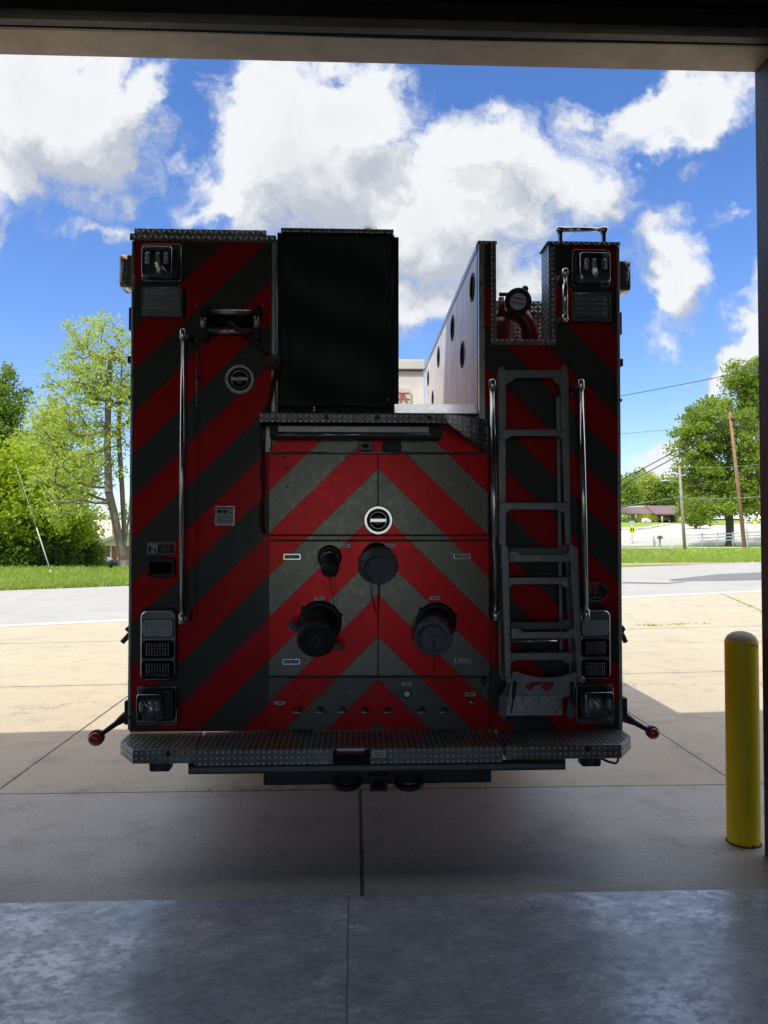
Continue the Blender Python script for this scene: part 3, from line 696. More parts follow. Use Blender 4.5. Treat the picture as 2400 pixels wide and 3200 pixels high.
# floodlight bar under the shelf
mb = MB(); pr(mb, 842, 1327, 1382, 1369, .115, .02, .008); fb = build(mb, 'light_bar', M['black_plastic'], trk, bevel=.003)
mb = MB(); x0, x1, z0, z1, Y_ = R(870, 1333, 1340, 1350, .118); mb.box(x0, x1, Y_, YP-.114, z0, z1); build(mb, 'diffuser', M['led_gray'], fb)
p = T(870, 1358, .12); p2 = T(1345, 1358, .12); build(MB().tube([p, p2], .009, 16), 'reflector', M['lamp_chrome'], fb)
mb = MB(); pbox(mb, 829, 1330, 846, 1412, .02, .004); build(mb, 'bracket', M['steel'], trk, bevel=.002)
build(MB().lathe(T(838, 1402, .021), (0, 1, 0), [(-.008, .006), (0, .009)], 6, False), 'bolt', M['steel'], trk)
mb = MB().tube([T(840, 1414.5, .006), T(1526, 1414.5, .006)], .0045, 8); build(mb, 'piano_hinge', M['steel'], trk)
for (a, b, c_, d) in ((1120, 1378, 1165, 1407), (1196, 1380, 1254, 1410)):
    mb = MB(); pr(mb, a, b, c_, d, .05, .001, .008); cb = build(mb, 'rear_camera', M['dark_steel'] if a < 1150 else M['black_plastic'], trk, bevel=.003)
    mb = MB(); pr(mb, a+12, b+10, c_-12, d-7, .053, .049, .003); build(mb, 'lens', M['glass_dark'], cb)

# ---- rivets and screws
def rivets(lst, name, r, off, mat):
    for (a, b) in lst: build(MB().lathe(T(a, b, off), (0, 1, 0), [(-r*.7, r*.35), (-r*.45, r*.8), (0, r)], 10), name, mat, trk)
rivets([(885, 1428), (1082, 1429), (1277, 1430), (1473, 1430), (896, 1465), (1461, 1466), (895, 1521), (1464, 1522), (842, 2135), (842, 2261)], 'panel_screw', .0055, .0045, M['dark_cap'])
rivets([(x, 2172+i*0) for i, x in enumerate((942, 963, 1011, 1033, 1081, 1103, 1150, 1172, 1220, 1242, 1328, 1348, 1395, 1416))]+[(865, 2186), (886, 2186), (1455, 2160), (1480, 2160)], 'rivet', .0055, .0045, M['dark_steel'])
rivets([(616, 951), (822, 955), (616, 1063), (824, 1066), (768, 1110), (802, 1111)], 'plate_screw', .0065, .003, M['steel'])

# ---- labels and small chrome tabs
for i, (a, b) in enumerate(((1079, 1705), (1218, 1705), (998, 1871), (1358, 1869), (874, 2197), (1271, 2138), (1470, 2170))):
    mb = MB(); pr(mb, a-17, b-6, a+17, b+6, .008, .001, .006); lb = build(mb, 'label_plate', M['silver_label'], trk, bevel=.001)
    mb = MB(); pbox(mb, a-10, b-1.5, a+10, b+1.5, .0085, .0078); build(mb, 'print', M['black_label'], lb)
for (a, b, c_, d, lf) in ((885, 1730, 940, 1750, 0), (1418, 1729, 1471, 1748, 1), (882, 2058, 938, 2078, 0), (1421, 2054, 1475, 2074, 1)):
    mb = MB(); pr(mb, a, b, c_, d, .010, .001, .007); lk = build(mb, 'slam_latch', M['chrome'], trk, bevel=.0015)
    mb = MB(); pr(mb, a+4, b+4, c_-4, d-4, .0105, .0095, .004); build(mb, 'recess', M['black_plastic'], lk)
    s = 12 if lf else 0
    mb = MB(); pbox(mb, a+6+s, b+5, c_-18+s, d-5, .012, .010); build(mb, 'paddle', M['white_label'], lk)
    cx = a+13 if lf else c_-13; build(MB().lathe(T(cx, (b+d)/2, .012), (0, 1, 0), [(0, .0095), (.002, .0095)], 18), 'lock', M['white_label'], lk)

# ---- round recessed latches
def latch(px, py, r, bright):
    ms = M['chrome'] if bright else M['steel']; k = YP/F; r0 = r*k
    c_ = T(px, py, 0)
    lt = build(MB().lathe(c_, (0, -1, 0), [(.003, r0*.97), (.009, r0), (.012, r0*.93), (.012, r0*.78), (.004, r0*.74)], 64, False, False), 'round_latch', ms, trk)
    build(MB().lathe(c_, (0, -1, 0), [(.006, r0*.75), (.0055, r0*.60), (.008, r0*.56), (.005, r0*.50), (.004, r0*.46)], 40), 'recess', M['black_plastic'], lt)
    build(MB().lathe(c_, (0, -1, 0), [(.0062, r0*.585), (.0105, r0*.56), (.0062, r0*.53)], 40), 'ring', ms, lt)
    build(MB().lathe(c_, (0, -1, 0), [(.004, r0*.33), (.010, r0*.32), (.011, r0*.12)], 24), 'hub', M['silver_label'] if bright else M['dark_steel'], lt)
    x0 = c_.x-r0*.56; x1 = c_.x+r0*.56
    build(MB().prism(rrect(x0, c_.z-r0*.13, x1, c_.z+r0*.12, r0*.05), c_.y-.024, c_.y-.010), 'handle', ms, lt, bevel=.002)
latch(1182, 1626, 46.5, True); latch(750, 1186, 47, False)

# ---- left access door, hinge, knob, roller fairlead
mb = MB(); mb.prism(pp([(624, 1070), (817, 1074), (817, 1290), (624, 1288)], .003), YP-.003, YP-.0005); build(mb, 'access_door', M['stripe'], trk, bevel=.001)
mb = MB(); mb.prism(pp([(612, 945), (829, 947), (829, 1070), (612, 1067)], .0022), YP-.0022, YP-.0005); build(mb, 'fairlead_plate', M['stripe'], trk, bevel=.0005)
build(MB().tube([T(615.5, 1102, .004), T(614.5, 1270, .004)], .004, 8), 'piano_hinge', M['steel'], trk)
build(MB().lathe(T(623, 1183, 0), (0, -1, 0), [(0, .006), (.012, .007), (.02, .012), (.026, .010)], 16), 'knob', M['black_plastic'], trk)
mb = MB(); pbox(mb, 650, 990, 790, 1024, .0035, .001); fl = build(mb, 'fairlead_opening', pmat('void_black', (.003, .003, .003), .9), trk)
for (a, b) in (((651, 976), (786, 977)), ((651, 1035), (786, 1036))):
    build(MB().tube([T(a[0], a[1], .045), T(b[0], b[1], .045)], 9.5*YP/F, 20), 'roller', M['steel'], fl)
for cx in (636, 802):
    build(MB().tube([T(cx, 985, .05), T(cx, 1026, .05)], 9.5*YP/F, 20), 'roller', M['steel'], fl)
    for cy in (968, 1044):
        mb = MB(); pr(mb, cx-10.5, cy-15, cx+10.5, cy+15, .07, .002, .006); build(mb, 'roller_block', M['black_plastic'], fl, bevel=.002)
# rope pulled out through the fairlead with its ball stop, and the red strap below
pr_ = [T(715, 1006, -.0), T(722, 1012, .08), T(760, 1042, .085), T(800, 1072, .07), T(840, 1108, .05), T(853, 1122, .045)]
strap = build(MB().tube(pr_, .0095, 10), 'pull_rope', M['black_rubber'], trk)
build(MB().sphere(T(856, 1131, .045), 25*YP/F*.97, 24, 14, (1, .8, 1)), 'ball_stop', M['ball_red'], strap)
def ribbon(pts, wd, name, mat, th=.002):
    mb = MB(); P_ = [T(*q[:3]) for q in pts]; n_ = len(P_); vs = []
    for i, q in enumerate(pts):
        a = q[3] if len(q) > 3 else 0; d = Vector((math.cos(a), -math.sin(a), 0))*(q[4] if len(q) > 4 else wd)*.5
        vs += [P_[i]-d, P_[i]+d]
    mb.add(vs, [(2*i, 2*i+1, 2*i+3, 2*i+2) for i in range(n_-1)], True)
    o = build(mb, name, mat, trk, recalc=False); s_ = o.modifiers.new('s', 'SOLIDIFY'); s_.thickness = th; return o
ribbon([(866, 1150, .05, .2, .028), (861, 1175, .05, .1, .030), (852, 1210, .045, .3, .024), (842, 1245, .04, .7, .030), (834, 1270, .05, .5, .028), (829, 1290, .06, .3, .022)], .03, 'red_strap', M['strap_red'])
ribbon([(816, 1322, .06, .3, .020), (818, 1400, .05, .9, .020), (820, 1480, .04, .3, .026), (822, 1540, .035, .6, .018), (815, 1600, .03, .2, .026), (818, 1640, .03, .1, .026), (824, 1668, .03, .3, .016)], .03, 'red_strap', M['strap_red'])

# ---- placards
def placard(px0, py0, px1, py1):
    mb = MB(); pr(mb, px0, py0, px1, py1, .006, .001, .004); f_ = build(mb, 'placard', M['chrome'], trk, bevel=.0015)
    return f_
f_ = placard(671, 1580, 734, 1643)
mb = MB(); pbox(mb, 676, 1585, 729, 1638, .0064, .0055); build(mb, 'face', M['white_label'], f_)
mb = MB(); pbox(mb, 676, 1585, 729, 1590, .0068, .0064); build(mb, 'header_band', M['red_label'], f_)
mb = MB(); pbox(mb, 678, 1594, 692, 1602, .0068, .0064); pbox(mb, 694, 1595, 711, 1602, .0068, .0064); 
mb.lathe(T(686, 1603, .0068), (0, 1, 0), [(0, .004), (.0004, .004)], 12); mb.lathe(T(702, 1603, .0068), (0, 1, 0), [(0, .004), (.0004, .004)], 12)
mb.prism(pp([(713, 1596), (719, 1600), (724, 1596), (722, 1601), (728, 1603), (719, 1603)], .0068), YP-.0068, YP-.0064); build(mb, 'pictogram', M['black_label'], f_)
text('Fall Hazard.\nNever ride on vehicle when it\nis in motion.\nFall from moving vehicle may\nresult in death.', 'lettering', .0066, Vector((T(678, 1623, .007).x, YP-.0066, T(678, 1622, .007).z)), M['black_label'], f_, extrude=.0002, align='LEFT')
f_ = placard(458, 1692, 548, 1733)
mb = MB(); pbox(mb, 461, 1698, 492, 1729, .0064, .0055); build(mb, 'face', M['white_label'], f_)
mb = MB(); pbox(mb, 493, 1705, 544, 1729, .0064, .0055); build(mb, 'text_panel', M['black_label'], f_)
mb = MB(); pbox(mb, 493, 1698, 544, 1704.6, .0064, .0055); build(mb, 'header_band', M['red_label'], f_)
mb = MB(); mb.prism(pp([(464, 1706), (470, 1702), (472, 1712), (480, 1714), (480, 1717), (471, 1718), (471, 1727), (464, 1727)], .0068), YP-.0068, YP-.0064)
mb.prism(pp([(484, 1713), (486, 1713), (489, 1719), (487, 1727), (483, 1727), (482, 1719)], .0068), YP-.0068, YP-.0064); build(mb, 'pictogram', M['black_label'], f_)
text('⚠WARNING', 'lettering', .0095, Vector((T(518, 1701, .007).x, YP-.0066, T(518, 1701.5, .007).z)), M['black_label'], f_, extrude=.0002)
text('Stay clear of equipment being\nor moving device system\nto prevent falling injury.\nAlways wear full protective\nclothing covering head\nand hands.', 'lettering', .0045, Vector((T(518, 1717, .007).x, YP-.0066, T(518, 1717, .007).z)), M['white_label'], f_, extrude=.0002)
# black display box
mb = MB(); mb.prism(pp([(457, 1746), (500, 1739), (546, 1746), (546, 1800), (500, 1808), (457, 1800)], .03), YP-.03, YP-.001); gb = build(mb, 'gauge_box', M['black_plastic'], trk, bevel=.006)
mb = MB(); pr(mb, 467, 1756, 537, 1794, .0315, .0295, .004); build(mb, 'gauge_window', M['glass_dark'], gb)

# ---- handrails
def rail(pa, pb, rpx, off, brs, name='grab_rail'):
    a = T(pa[0], pa[1], off); b = T(pb[0], pb[1], off); r = rpx*YP/F*.96; d = (b-a).normalized(); cl = .052 if (b-a).length > .5 else .036
    m_ = build(MB().tube([a+d*cl, b-d*cl], r*.86, 24), name, M['chrome'], trk)
    for p, dd in ((a, d), (b, -d)):
        build(MB().lathe(p, dd, [(0, r*.35), (.004, r*.8), (.010, r), (cl, r), (cl+.002, r*.9)], 24), 'end_fitting', M['chrome'], m_)
    for (bx, by, s) in brs:
        c_ = T(bx, by, off); mb = MB()
        w_ = s*20*YP/F; x0_, x1_ = sorted((c_.x, c_.x+w_))
        mb.box(x0_, x1_, c_.y-.006, YP-.001, c_.z-.012, c_.z+.012)
        xx = c_.x+w_; mb.box(min(xx, xx-s*.008), max(xx, xx-s*.008), YP-.030, YP-.0012, c_.z-.034, c_.z+.034)
        build(mb, 'bracket', M['dark_steel'], m_, bevel=.004)
    return m_
rail((571, 1026), (568, 1953), 9.5, .085, ((571, 1050, 1), (568, 1932, 1)))
rail((1539, 1184), (1549, 1942), 12, .09, ((1540, 1210, 1), (1549, 1925, 1)))
rail((1815, 1184), (1832, 1938), 11.5, .09, ((1815, 1210, -1), (1830, 1915, -1)))
rail((1766, 838), (1766, 1008), 11, .08, ((1766, 868, -1), (1766, 1000, -1)))
# top horizontal rail, standing on the pillar cap
a = A(1737, 717, YP+.05); b = A(1900, 718, YP+.05); r = .015
tr_ = build(MB().tube([a+Vector((.03, 0, 0)), b-Vector((.03, 0, 0))], r*.9, 24), 'grab_rail', M['chrome'], trk)
for p, s in ((a, 1), (b, -1)):
    build(MB().lathe(p, (s, 0, 0), [(0, r*.4), (.004, r*.85), (.01, r*1.05), (.04, r*1.05), (.042, r*.9)], 24), 'end_fitting', M['chrome'], tr_)
    x_ = p.x+s*.024; z_ = ztr+.002
    build(MB().prism([(x_-.018, p.z-.008), (x_+.018, p.z-.008), (x_+.009, p.z-.024), (x_+.009, z_+.014), (x_+.018, z_), (x_-.018, z_), (x_-.009, z_+.014), (x_-.009, p.z-.024)], YP+.038, YP+.062), 'post', M['dark_steel'], tr_, bevel=.003)

# ---- warning lights with clear boxy domes
def wlight(px0, py0, px1, py1, lens, side, low=False):
    base = MB(); pr(base, px0, py0, px1, py1, .014, .001, .014); b0 = build(base, 'warning_light', M['dark_steel'], trk, bevel=.003)
    rim_ = MB(); x0, x1, z0, z1, Y_ = R(px0, py0, px1, py1, .0); o_ = rrect(x0, z0, x1, z1, .014); 
    build(MB().tube([(q[0], YP-.016, q[1]) for q in o_]+[(o_[0][0], YP-.016, o_[0][1])], .0028, 6), 'rim', M['lamp_chrome'], b0)
    inner = MB(); pr(inner, px0+12, py0+12, px1-12, py1-12, .055, .012, .01); build(inner, 'lamp_housing', M['black_plastic'], b0, bevel=.004)
    l0, l1, l2, l3 = lens
    led = MB(); sp = (l2-l0)
    for col_, ax_ in ((.22, .35), (.55, .62), (.80, .78)):
        xx = l0+sp*(col_ if side < 0 else 1-col_)
        back = MB(); pbox(back, xx-9, l1+18, xx+9, l3-38, .066, .054); build(back, 'led_strip', M['dark_steel'], b0)
        for k in range(3):
            yy = l1+30+(l3-l1-72)*k/2
            led.lathe(T(xx, yy, .066), (0, -1, 0), [(0, .011), (.008, .0105), (.011, .006)], 12)
    build(led, 'led', M['led_dot'], b0)
    x0, x1, z0, z1, Y_ = R(l0, l1, l2, l3, .11)
    prof_ = rrect(x0, z0, x1, z1, .014)
    dm = MB(); n_ = len(prof_); cx = (x0+x1)/2; cz = (z0+z1)/2
    bx0, bx1, bz0, bz1, _ = R(px0+8, py0+8, px1-8, py1-8, .014)
    b2 = rrect(bx0, bz0, bx1, bz1, .014)
    rings = [([(p[0], p[1]) for p in b2], YP-.014), ([(p[0]*.25+q[0]*.75, p[1]*.25+q[1]*.75) for p, q in zip(b2, prof_)], YP-.03), (prof_, YP-.05), (prof_, YP-.10), ([(cx+(p[0]-cx)*.93, cz+(p[1]-cz)*.93) for p in prof_], YP-.11)]
    vs = [(p[0], yv, p[1]) for rg, yv in rings for p in rg]
    dm.add(vs, [(i*n_+k, i*n_+(k+1) % n_, (i+1)*n_+(k+1) % n_, (i+1)*n_+k) for i in range(4) for k in range(n_)]+[tuple(4*n_+k for k in range(n_))], True)
    build(dm, 'lens', M['clear'], b0)
wlight(448, 767, 568, 881, (440, 766, 537, 862), -1)
wlight(1787, 785, 1901, 898, (1813, 786, 1910, 878), 1)
wlight(433, 2144, 554, 2262, (424, 2170, 508, 2258), -1, True)
wlight(1800, 2138, 1912, 2256, (1828, 2163, 1920, 2250), 1, True)
# ---- rectangular scene lights
def slight(px0, py0, px1, py1):
    mb = MB(); pr(mb, px0-3, py0+4, px1+12, py1+8, .004, .001, .02); g_ = build(mb, 'scene_light', M['black_rubber'], trk, bevel=.002)
    mb = MB(); pr(mb, px0, py0, px1, py1, .045, .004, .012); build(mb, 'bezel', M['lamp_chrome'], g_, bevel=.006)
    mb = MB(); pr(mb, px0+10, py0+11, px1-10, py1-12, .047, .044, .008); build(mb, 'reflector', M['led_gray'], g_)
    led = MB()
    for r_ in range(4):
        for k in range(11):
            led.lathe(T(px0+24+k*(px1-px0-48)/10, py0+22+r_*(py1-py0-46)/3, .047), (0, -1, 0), [(0, .0052), (.002, .005), (.0045, .0015)], 8)
    build(led, 'led', M['led_dot'], g_)
    mb = MB(); pr(mb, px0+9, py0+10, px1-9, py1-11, .056, .053, .009); build(mb, 'lens', M['clear'], g_, bevel=.002)
slight(441, 896, 570, 988); slight(1788, 914, 1911, 1003)
# ---- tail light clusters
def taillight(px0, py0, px1, py1, rows, lx0, lx1):
    mb = MB(); pr(mb, px0-3, py0-10, px1+4, py1+2, .02, .001, .035, 6); g_ = build(mb, 'tail_light', M['black_plastic'], trk, bevel=.004)
    mb = MB(); pr(mb, px0, py0, px1, py1, .042, .018, .03, 6); build(mb, 'chrome_housing', M['chrome'], g_, bevel=.006, seg=3)
    for i, (ya, yb) in enumerate(rows):
        mb = MB(); pr(mb, lx0-3, ya-3, lx1+3, yb+3, .045, .040, .018, 5); build(mb, 'gasket', M['black_rubber'], g_, bevel=.002)
        mb = MB(); pr(mb, lx0, ya, lx1, yb, .052, .044, .018, 5); ln = build(mb, 'lens', [M['led_gray'], M['glass_dark'], M['glass_dark']][i], g_, bevel=.004)
        if i:
            led = MB()
            for r_ in range(6):
                for k in range(9):
                    led.lathe(T(lx0+14+k*(lx1-lx0-28)/8, ya+9+r_*(yb-ya-18)/5, .052), (0, -1, 0), [(0, .0036), (.002, .0030), (.003, .001)], 8)
            build(led, 'led', M['led_dot'], g_)
        else:
            mb = MB(); pbox(mb, lx0+6, (ya+yb)/2-1, lx1-6, (ya+yb)/2+1, .0535, .0515); build(mb, 'lens_rib', M['white_label'], g_)
taillight(439, 1910, 548, 2126, ((1937, 1990), (2004, 2056), (2067, 2120)), 444, 540)
taillight(1815, 1908, 1908, 2122, ((1937, 1987), (1999, 2050), (2064, 2116)), 1819, 1903)
# oval maker's badge
c_ = T(1860, 1849, 0); k = YP/F; ov = [(c_.x+43*k*math.cos(a), c_.z+31*k*math.sin(a)) for a in np.linspace(0, 2*PI, 49)[:-1]]
bg_ = build(MB().prism(ov, YP-.008, YP-.001, smooth=True), 'badge', M['chrome'], trk, bevel=.002)
ov = [(c_.x+38.5*k*math.cos(a), c_.z+27*k*math.sin(a)) for a in np.linspace(0, 2*PI, 49)[:-1]]
build(MB().prism(ov, YP-.0086, YP-.0075, smooth=True), 'badge_face', M['black_label'], bg_)
text('R', 'lettering', .062, Vector((T(1856, 1842, 0).x, YP-.0092, T(1856, 1841, 0).z)), M['silver_label'], bg_, sx=1.25, extrude=.0005, offset=.006)
text('R', 'lettering', .062, Vector((T(1856, 1842, 0).x, YP-.0100, T(1856, 1841, 0).z)), M['red_label'], bg_, sx=1.25, extrude=.0005, offset=.0035)
text('Rosenbauer', 'lettering', .016, Vector((T(1853, 1866, 0).x, YP-.0092, T(1853, 1866, 0).z)), M['silver_label'], bg_, sx=1.05, extrude=.0005)

# ---- side marker lights and hooks beyond the edges
def side_lens(px0, py0, px1, py1, sgn, yb):
    x0, x1 = sorted((A(px0, py0, yb).x, A(px1, py0, yb).x)); z0, z1 = A(px0, py1, yb).z, A(px0, py0, yb).z
    s_ = sgn
    xb = x1 if s_ < 0 else x0; xo = x0 if s_ < 0 else x1
    ml = MB(); pf = rrect(yb-.06, z0, yb+.06, z1, .015)
    bx = sorted((xb, xb-s_*.03))
    base = build(MB().prism(pf, bx[0], bx[1], 'x'), 'side_warning_light', M['dark_steel'], trk)
    led = MB()
    for kk in range(3): led.lathe(((xb+xo)/2, yb-.02, z0+(z1-z0)*(.3+.22*kk)), (0, -1, 0), [(0, .012), (.012, .010)], 10)
    led.box(min(xb, (xb+xo)/2-.004), max(xb, (xb+xo)/2+.004), yb-.019, yb+.03, z0+.02, z1-.02)
    build(led, 'led', M['lamp_chrome'], base)
    dm = MB(); n_ = len(pf); cy = yb; cz = (z0+z1)/2
    rg = [(pf, xb), (pf, xb+(xo-xb)*.8), ([(cy+(p[0]-cy)*.85, cz+(p[1]-cz)*.9) for p in pf], xo)]
    dm.add([(xv, p[0], p[1]) for r2, xv in rg for p in r2], [(i*n_+q_, i*n_+(q_+1) % n_, (i+1)*n_+(q_+1) % n_, (i+1)*n_+q_) for i in range(2) for q_ in range(n_)]+[tuple(2*n_+q_ for q_ in range(n_))], True)
    build(dm, 'lens', M['amberclear'], base)
side_lens(383, 806, 408, 908, -1, YP+.12); side_lens(1941, 825, 1960, 918, 1, YP+.12)
def sideblk(px0, py0, px1, py1, yb, name, mat, dep=.1):
    x0, x1 = sorted((A(px0, py0, yb).x, A(px1, py0, yb).x)); z0, z1 = A(px0, py1, yb).z, A(px0, py0, yb).z
    return build(MB().box(x0, x1, yb, yb+dep, z0, z1), name, mat, trk, bevel=.004)
sideblk(402, 960, 411, 1032, YP+.10, 'side_reflector', M['dark_red'], .08)
sideblk(398, 1112, 410, 1134, YP+.15, 'side_knob', M['black_plastic'], .04)
sideblk(400, 1236, 410, 1246, YP+.2, 'side_knob', M['black_plastic'], .04)
sideblk(1937, 975, 1944, 1045, YP+.10, 'side_reflector', M['dark_red'], .08)
sideblk(1938, 1120, 1948, 1144, YP+.15, 'side_knob', M['black_plastic'], .04)
sideblk(1938, 1245, 1945, 1255, YP+.2, 'side_knob', M['black_plastic'], .04)
for s_, xs_ in ((-1, (408, 382, 396)), (1, (1942, 1955, 1949))):
    y_ = YP+.3; p = [A(xs_[0], 1962, y_), A(xs_[1]+s_*-2, 1968, y_), A(xs_[0], 1982, y_)]
    build(MB().tube([A(xs_[0], 1958, y_), A(xs_[2], 1966, y_), A(xs_[0], 1975, y_)], .012, 8).tube([A(xs_[0], 1978, y_), A(xs_[2], 1992, y_), A(xs_[1], 2007, y_)], .014, 8), 'side_hook', M['black_plastic'], trk)
# swept-out rubber marker arms with red lenses
def arm(root_, tip, sgn, rp):
    a = A(root_[0], root_[1], YP+.04); b = A(tip[0], tip[1], YP-.05)
    m_ = build(MB().tube([a, a.lerp(b, .15), a.lerp(b, .35), a.lerp(b, .85), b], [.026, .022, .014, .011, .016], 14), 'marker_arm', M['black_rubber'], trk)
    x_ = A(root_[0], 2240, YP+.04).x; z_ = A(0, root_[1], YP).z
    build(MB().box(min(x_, x_-sgn*.02), max(x_, x_-sgn*.02), YP+.0, YP+.09, z_-.05, z_+.07), 'arm_mount', M['black_plastic'], m_, bevel=.004)
    rr = rp*YP/F
    build(MB().lathe(b+Vector((0, .012, 0)), (0, -1, 0), [(-.03, rr*.55), (-.015, rr*.95), (.008, rr), (.02, rr*.92)], 28), 'lamp_body', M['black_rubber'], m_)
    build(MB().lathe(b+Vector((0, .0, 0)), (0, -1, 0), [(.006, rr*.80), (.014, rr*.78), (.021, rr*.6), (.025, rr*.3), (.026, 0)], 28), 'red_lens', M['clutch_red'], m_)
arm((395, 2238), (299, 2307), -1, 24); arm((1953, 2242), (2041, 2290), 1, 20)

# ---- discharges and their caps
def tilt(a, deg): return Vector((math.sin(rad(a)), -math.cos(rad(deg)), -math.sin(rad(deg))))
def ring(c_, ax, r0, r1, t0, t1, name, mat, par, seg=40): return build(MB().lathe(c_, ax, [(t0, r1), (t0, r0), (t1, r0*.98), (t1, r1)], seg), name, mat, par)
k = YP/F
def chain(pts, par, r=.0022):
    # sampled as a hanging string of small links
    mb = MB(); P_ = [T(*q) for q in pts]
    L = [(P_[i], P_[i+1]) for i in range(len(P_)-1)]
    for a, b in L:
        n_ = max(1, int((b-a).length/.011))
        for i in range(n_): mb.tube([a.lerp(b, i/n_), a.lerp(b, (i+.82)/n_)], r*(1 if i % 2 else .7), 6)
    build(mb, 'chain', M['dark_steel'], par)
# small outlet, upper left
fl_ = build(MB().lathe(T(1030, 1741, 0), (0, -1, 0), [(.001, 38*k), (.008, 38*k), (.011, 34*k), (.008, 22*k)], 40), 'drain_outlet', M['black_plastic'], trk)
ax = tilt(1, 32); o0 = T(1031, 1738, .008)
build(MB().lathe(o0, ax, [(0, 25*k), (.02, 26.5*k), (.03, 25*k), (.075, 24.5*k)], 32), 'outlet_neck', M['dark_cap'], fl_)
ring(o0, ax, 27.5*k, 24*k, .018, .028, 'ring', M['chrome'], fl_)
o1 = o0+ax*.075
build(MB().lathe(o1, ax, [(0, 26*k), (.012, 27.5*k), (.05, 26*k), (.056, 22*k), (.056, 0)], 32), 'cap', M['dark_cap'], fl_)
ring(o1, ax, 27.2*k, 24*k, .0, .010, 'ring', M['chrome'], fl_)
chain([(1031, 1800, .12), (1030, 1815, .1), (1035, 1840, .03), (1045, 1890, .02), (1052, 1930, .02)], fl_)
chain([(1046, 1785, .1), (1048, 1830, .05), (1052, 1880, .03), (1054, 1915, .02)], fl_, .0012)
# large cap at the centre
fl_ = build(MB().lathe(T(1178, 1745, 0), (0, -1, 0), [(.001, 50*k), (.006, 50*k), (.009, 46*k), (.03, 40*k)], 48), 'discharge', M['black_plastic'], trk)
ax = tilt(2, 26); o0 = T(1178, 1742, .02)
build(MB().lathe(o0, ax, [(0, 40*k), (.06, 41*k), (.06, 46*k), (.07, 48*k)], 44), 'discharge_neck', M['dark_cap'], fl_)
o1 = o0+ax*.065
cp = build(MB().lathe(o1, ax, [(0, 54*k), (.008, 60*k), (.03, 61*k), (.036, 58*k), (.045, 57*k), (.060, 53*k), (.064, 45*k), (.050, 43*k), (.048, 30*k), (.05, 10*k), (.052, 0)], 56), 'cap', M['gray_cap'], fl_)
mbx = MB()
sidev = Vector((1, 0, 0)); upv = ax.cross(sidev).normalized()
for a in (20, 95, 155, 215, 275, 335):
    d = sidev*math.cos(rad(a))+upv*math.sin(rad(a)); q = o1+ax*.046+d*55*k; mbx.tube([q, q+ax*.012], .006, 8)
build(mbx, 'cap_lugs', M['gray_cap'], fl_)
# raised lettering on the cap's rim, letter by letter round its side
for i, chh in enumerate('STORZ-LOK'):
    a = rad(118-i*6.2); d = Vector((math.cos(a), 0, math.sin(a)))
    up = Vector((0, 0, 1)); rim_n = (Vector((1, 0, 0))*math.cos(a)+(-upv if upv.z < 0 else upv)*math.sin(a)).normalized()
    pos = o1+ax*.019+rim_n*(61.4*k)
    tx = text(chh, 'lettering', .018, pos, M['silver_label'], fl_, extrude=.0006)
    zax = rim_n; yax = -ax; xax = yax.cross(zax).normalized()
    tx.rotation_euler = Matrix((xax, yax, zax)).transposed().to_euler()
wire = MB().tube([T(1160, 1830, .10), T(1164, 1870, .06), T(1172, 1905, .04), T(1178, 1928, .035), T(1183, 1905, .04), T(1186, 1850, .07), T(1188, 1800, .15)], .0022, 6); build(wire, 'retaining_wire', M['black_rubber'], fl_)
# lower pair
def big(cx, cy, fr, capx, capy, capr, matc, wings, face, long=.10):
    f0 = build(MB().lathe(T(cx, cy, 0), (0, -1, 0), [(.001, fr*k), (.008, fr*k), (.014, (fr-4)*k), (.014, (fr-14)*k)], 48), 'discharge', M['black_plastic'], trk)
    for a in (20, 140, 260):
        q = T(cx+math.cos(rad(a))*fr*1.0, cy-math.sin(rad(a))*fr, .004); build(MB().lathe(q, (0, -1, 0), [(0, .012), (.006, .012), (.010, .006)], 10), 'flange_lug', M['black_plastic'], f0)
    e_off = .19
    tgt = T(capx, capy, e_off); o_ = T(cx+1, cy, .01); ax_ = (tgt-o_).normalized(); L_ = (tgt-o_).length
    rc = capr*k*.945
    build(MB().lathe(o_, ax_, [(0, (fr-13)*k), (L_*.25, (fr-14)*k), (L_*.55, rc*.93), (L_*.66, rc*.93)], 44), 'discharge_neck', M['dark_cap'], f0)
    build(MB().lathe(o_, ax_, [(L_*.62, rc*.96), (L_*.64, rc), (L_*.90, rc*1.02), (L_*.97, rc*1.0), (L_, rc*.93), (L_-.001, rc*.84)]+([(L_-.001, 0)] if not face else [(L_-.014, rc*.82), (L_-.014, 0)]), 52), 'cap', matc, f0)
    sd = Vector((1, 0, 0)); sd = (sd-ax_*sd.dot(ax_)).normalized(); up_ = sd.cross(ax_).normalized()*1
    if up_.z < 0: up_ = -up_
    return f0, o_, ax_, L_, rc, sd, up_
f0, o_, ax_, L_, rc, sd, up_ = big(1000, 1945, 68, 986, 2003, 60, M['dark_cap'], True, False)
build(MB().lathe(o_+ax_*L_, ax_, [(-.0005, rc*.88), (.002, rc*.87), (.003, rc*.80), (.003, 0)], 44), 'cap_face', M['black_plastic'], f0)
for a, ln in ((158, 1), (-28, 1)):
    d = sd*math.cos(rad(a))+up_*math.sin(rad(a)); b0 = o_+ax_*(L_*.74)+d*rc*.95
    build(MB().tube([b0, b0+d*.025, b0+d*.045+up_*.006, b0+d*.062+up_*.008], [.013, .011, .009, .0085], 10, flat=1.5), 'cap_handle', M['gray_cap'], f0)
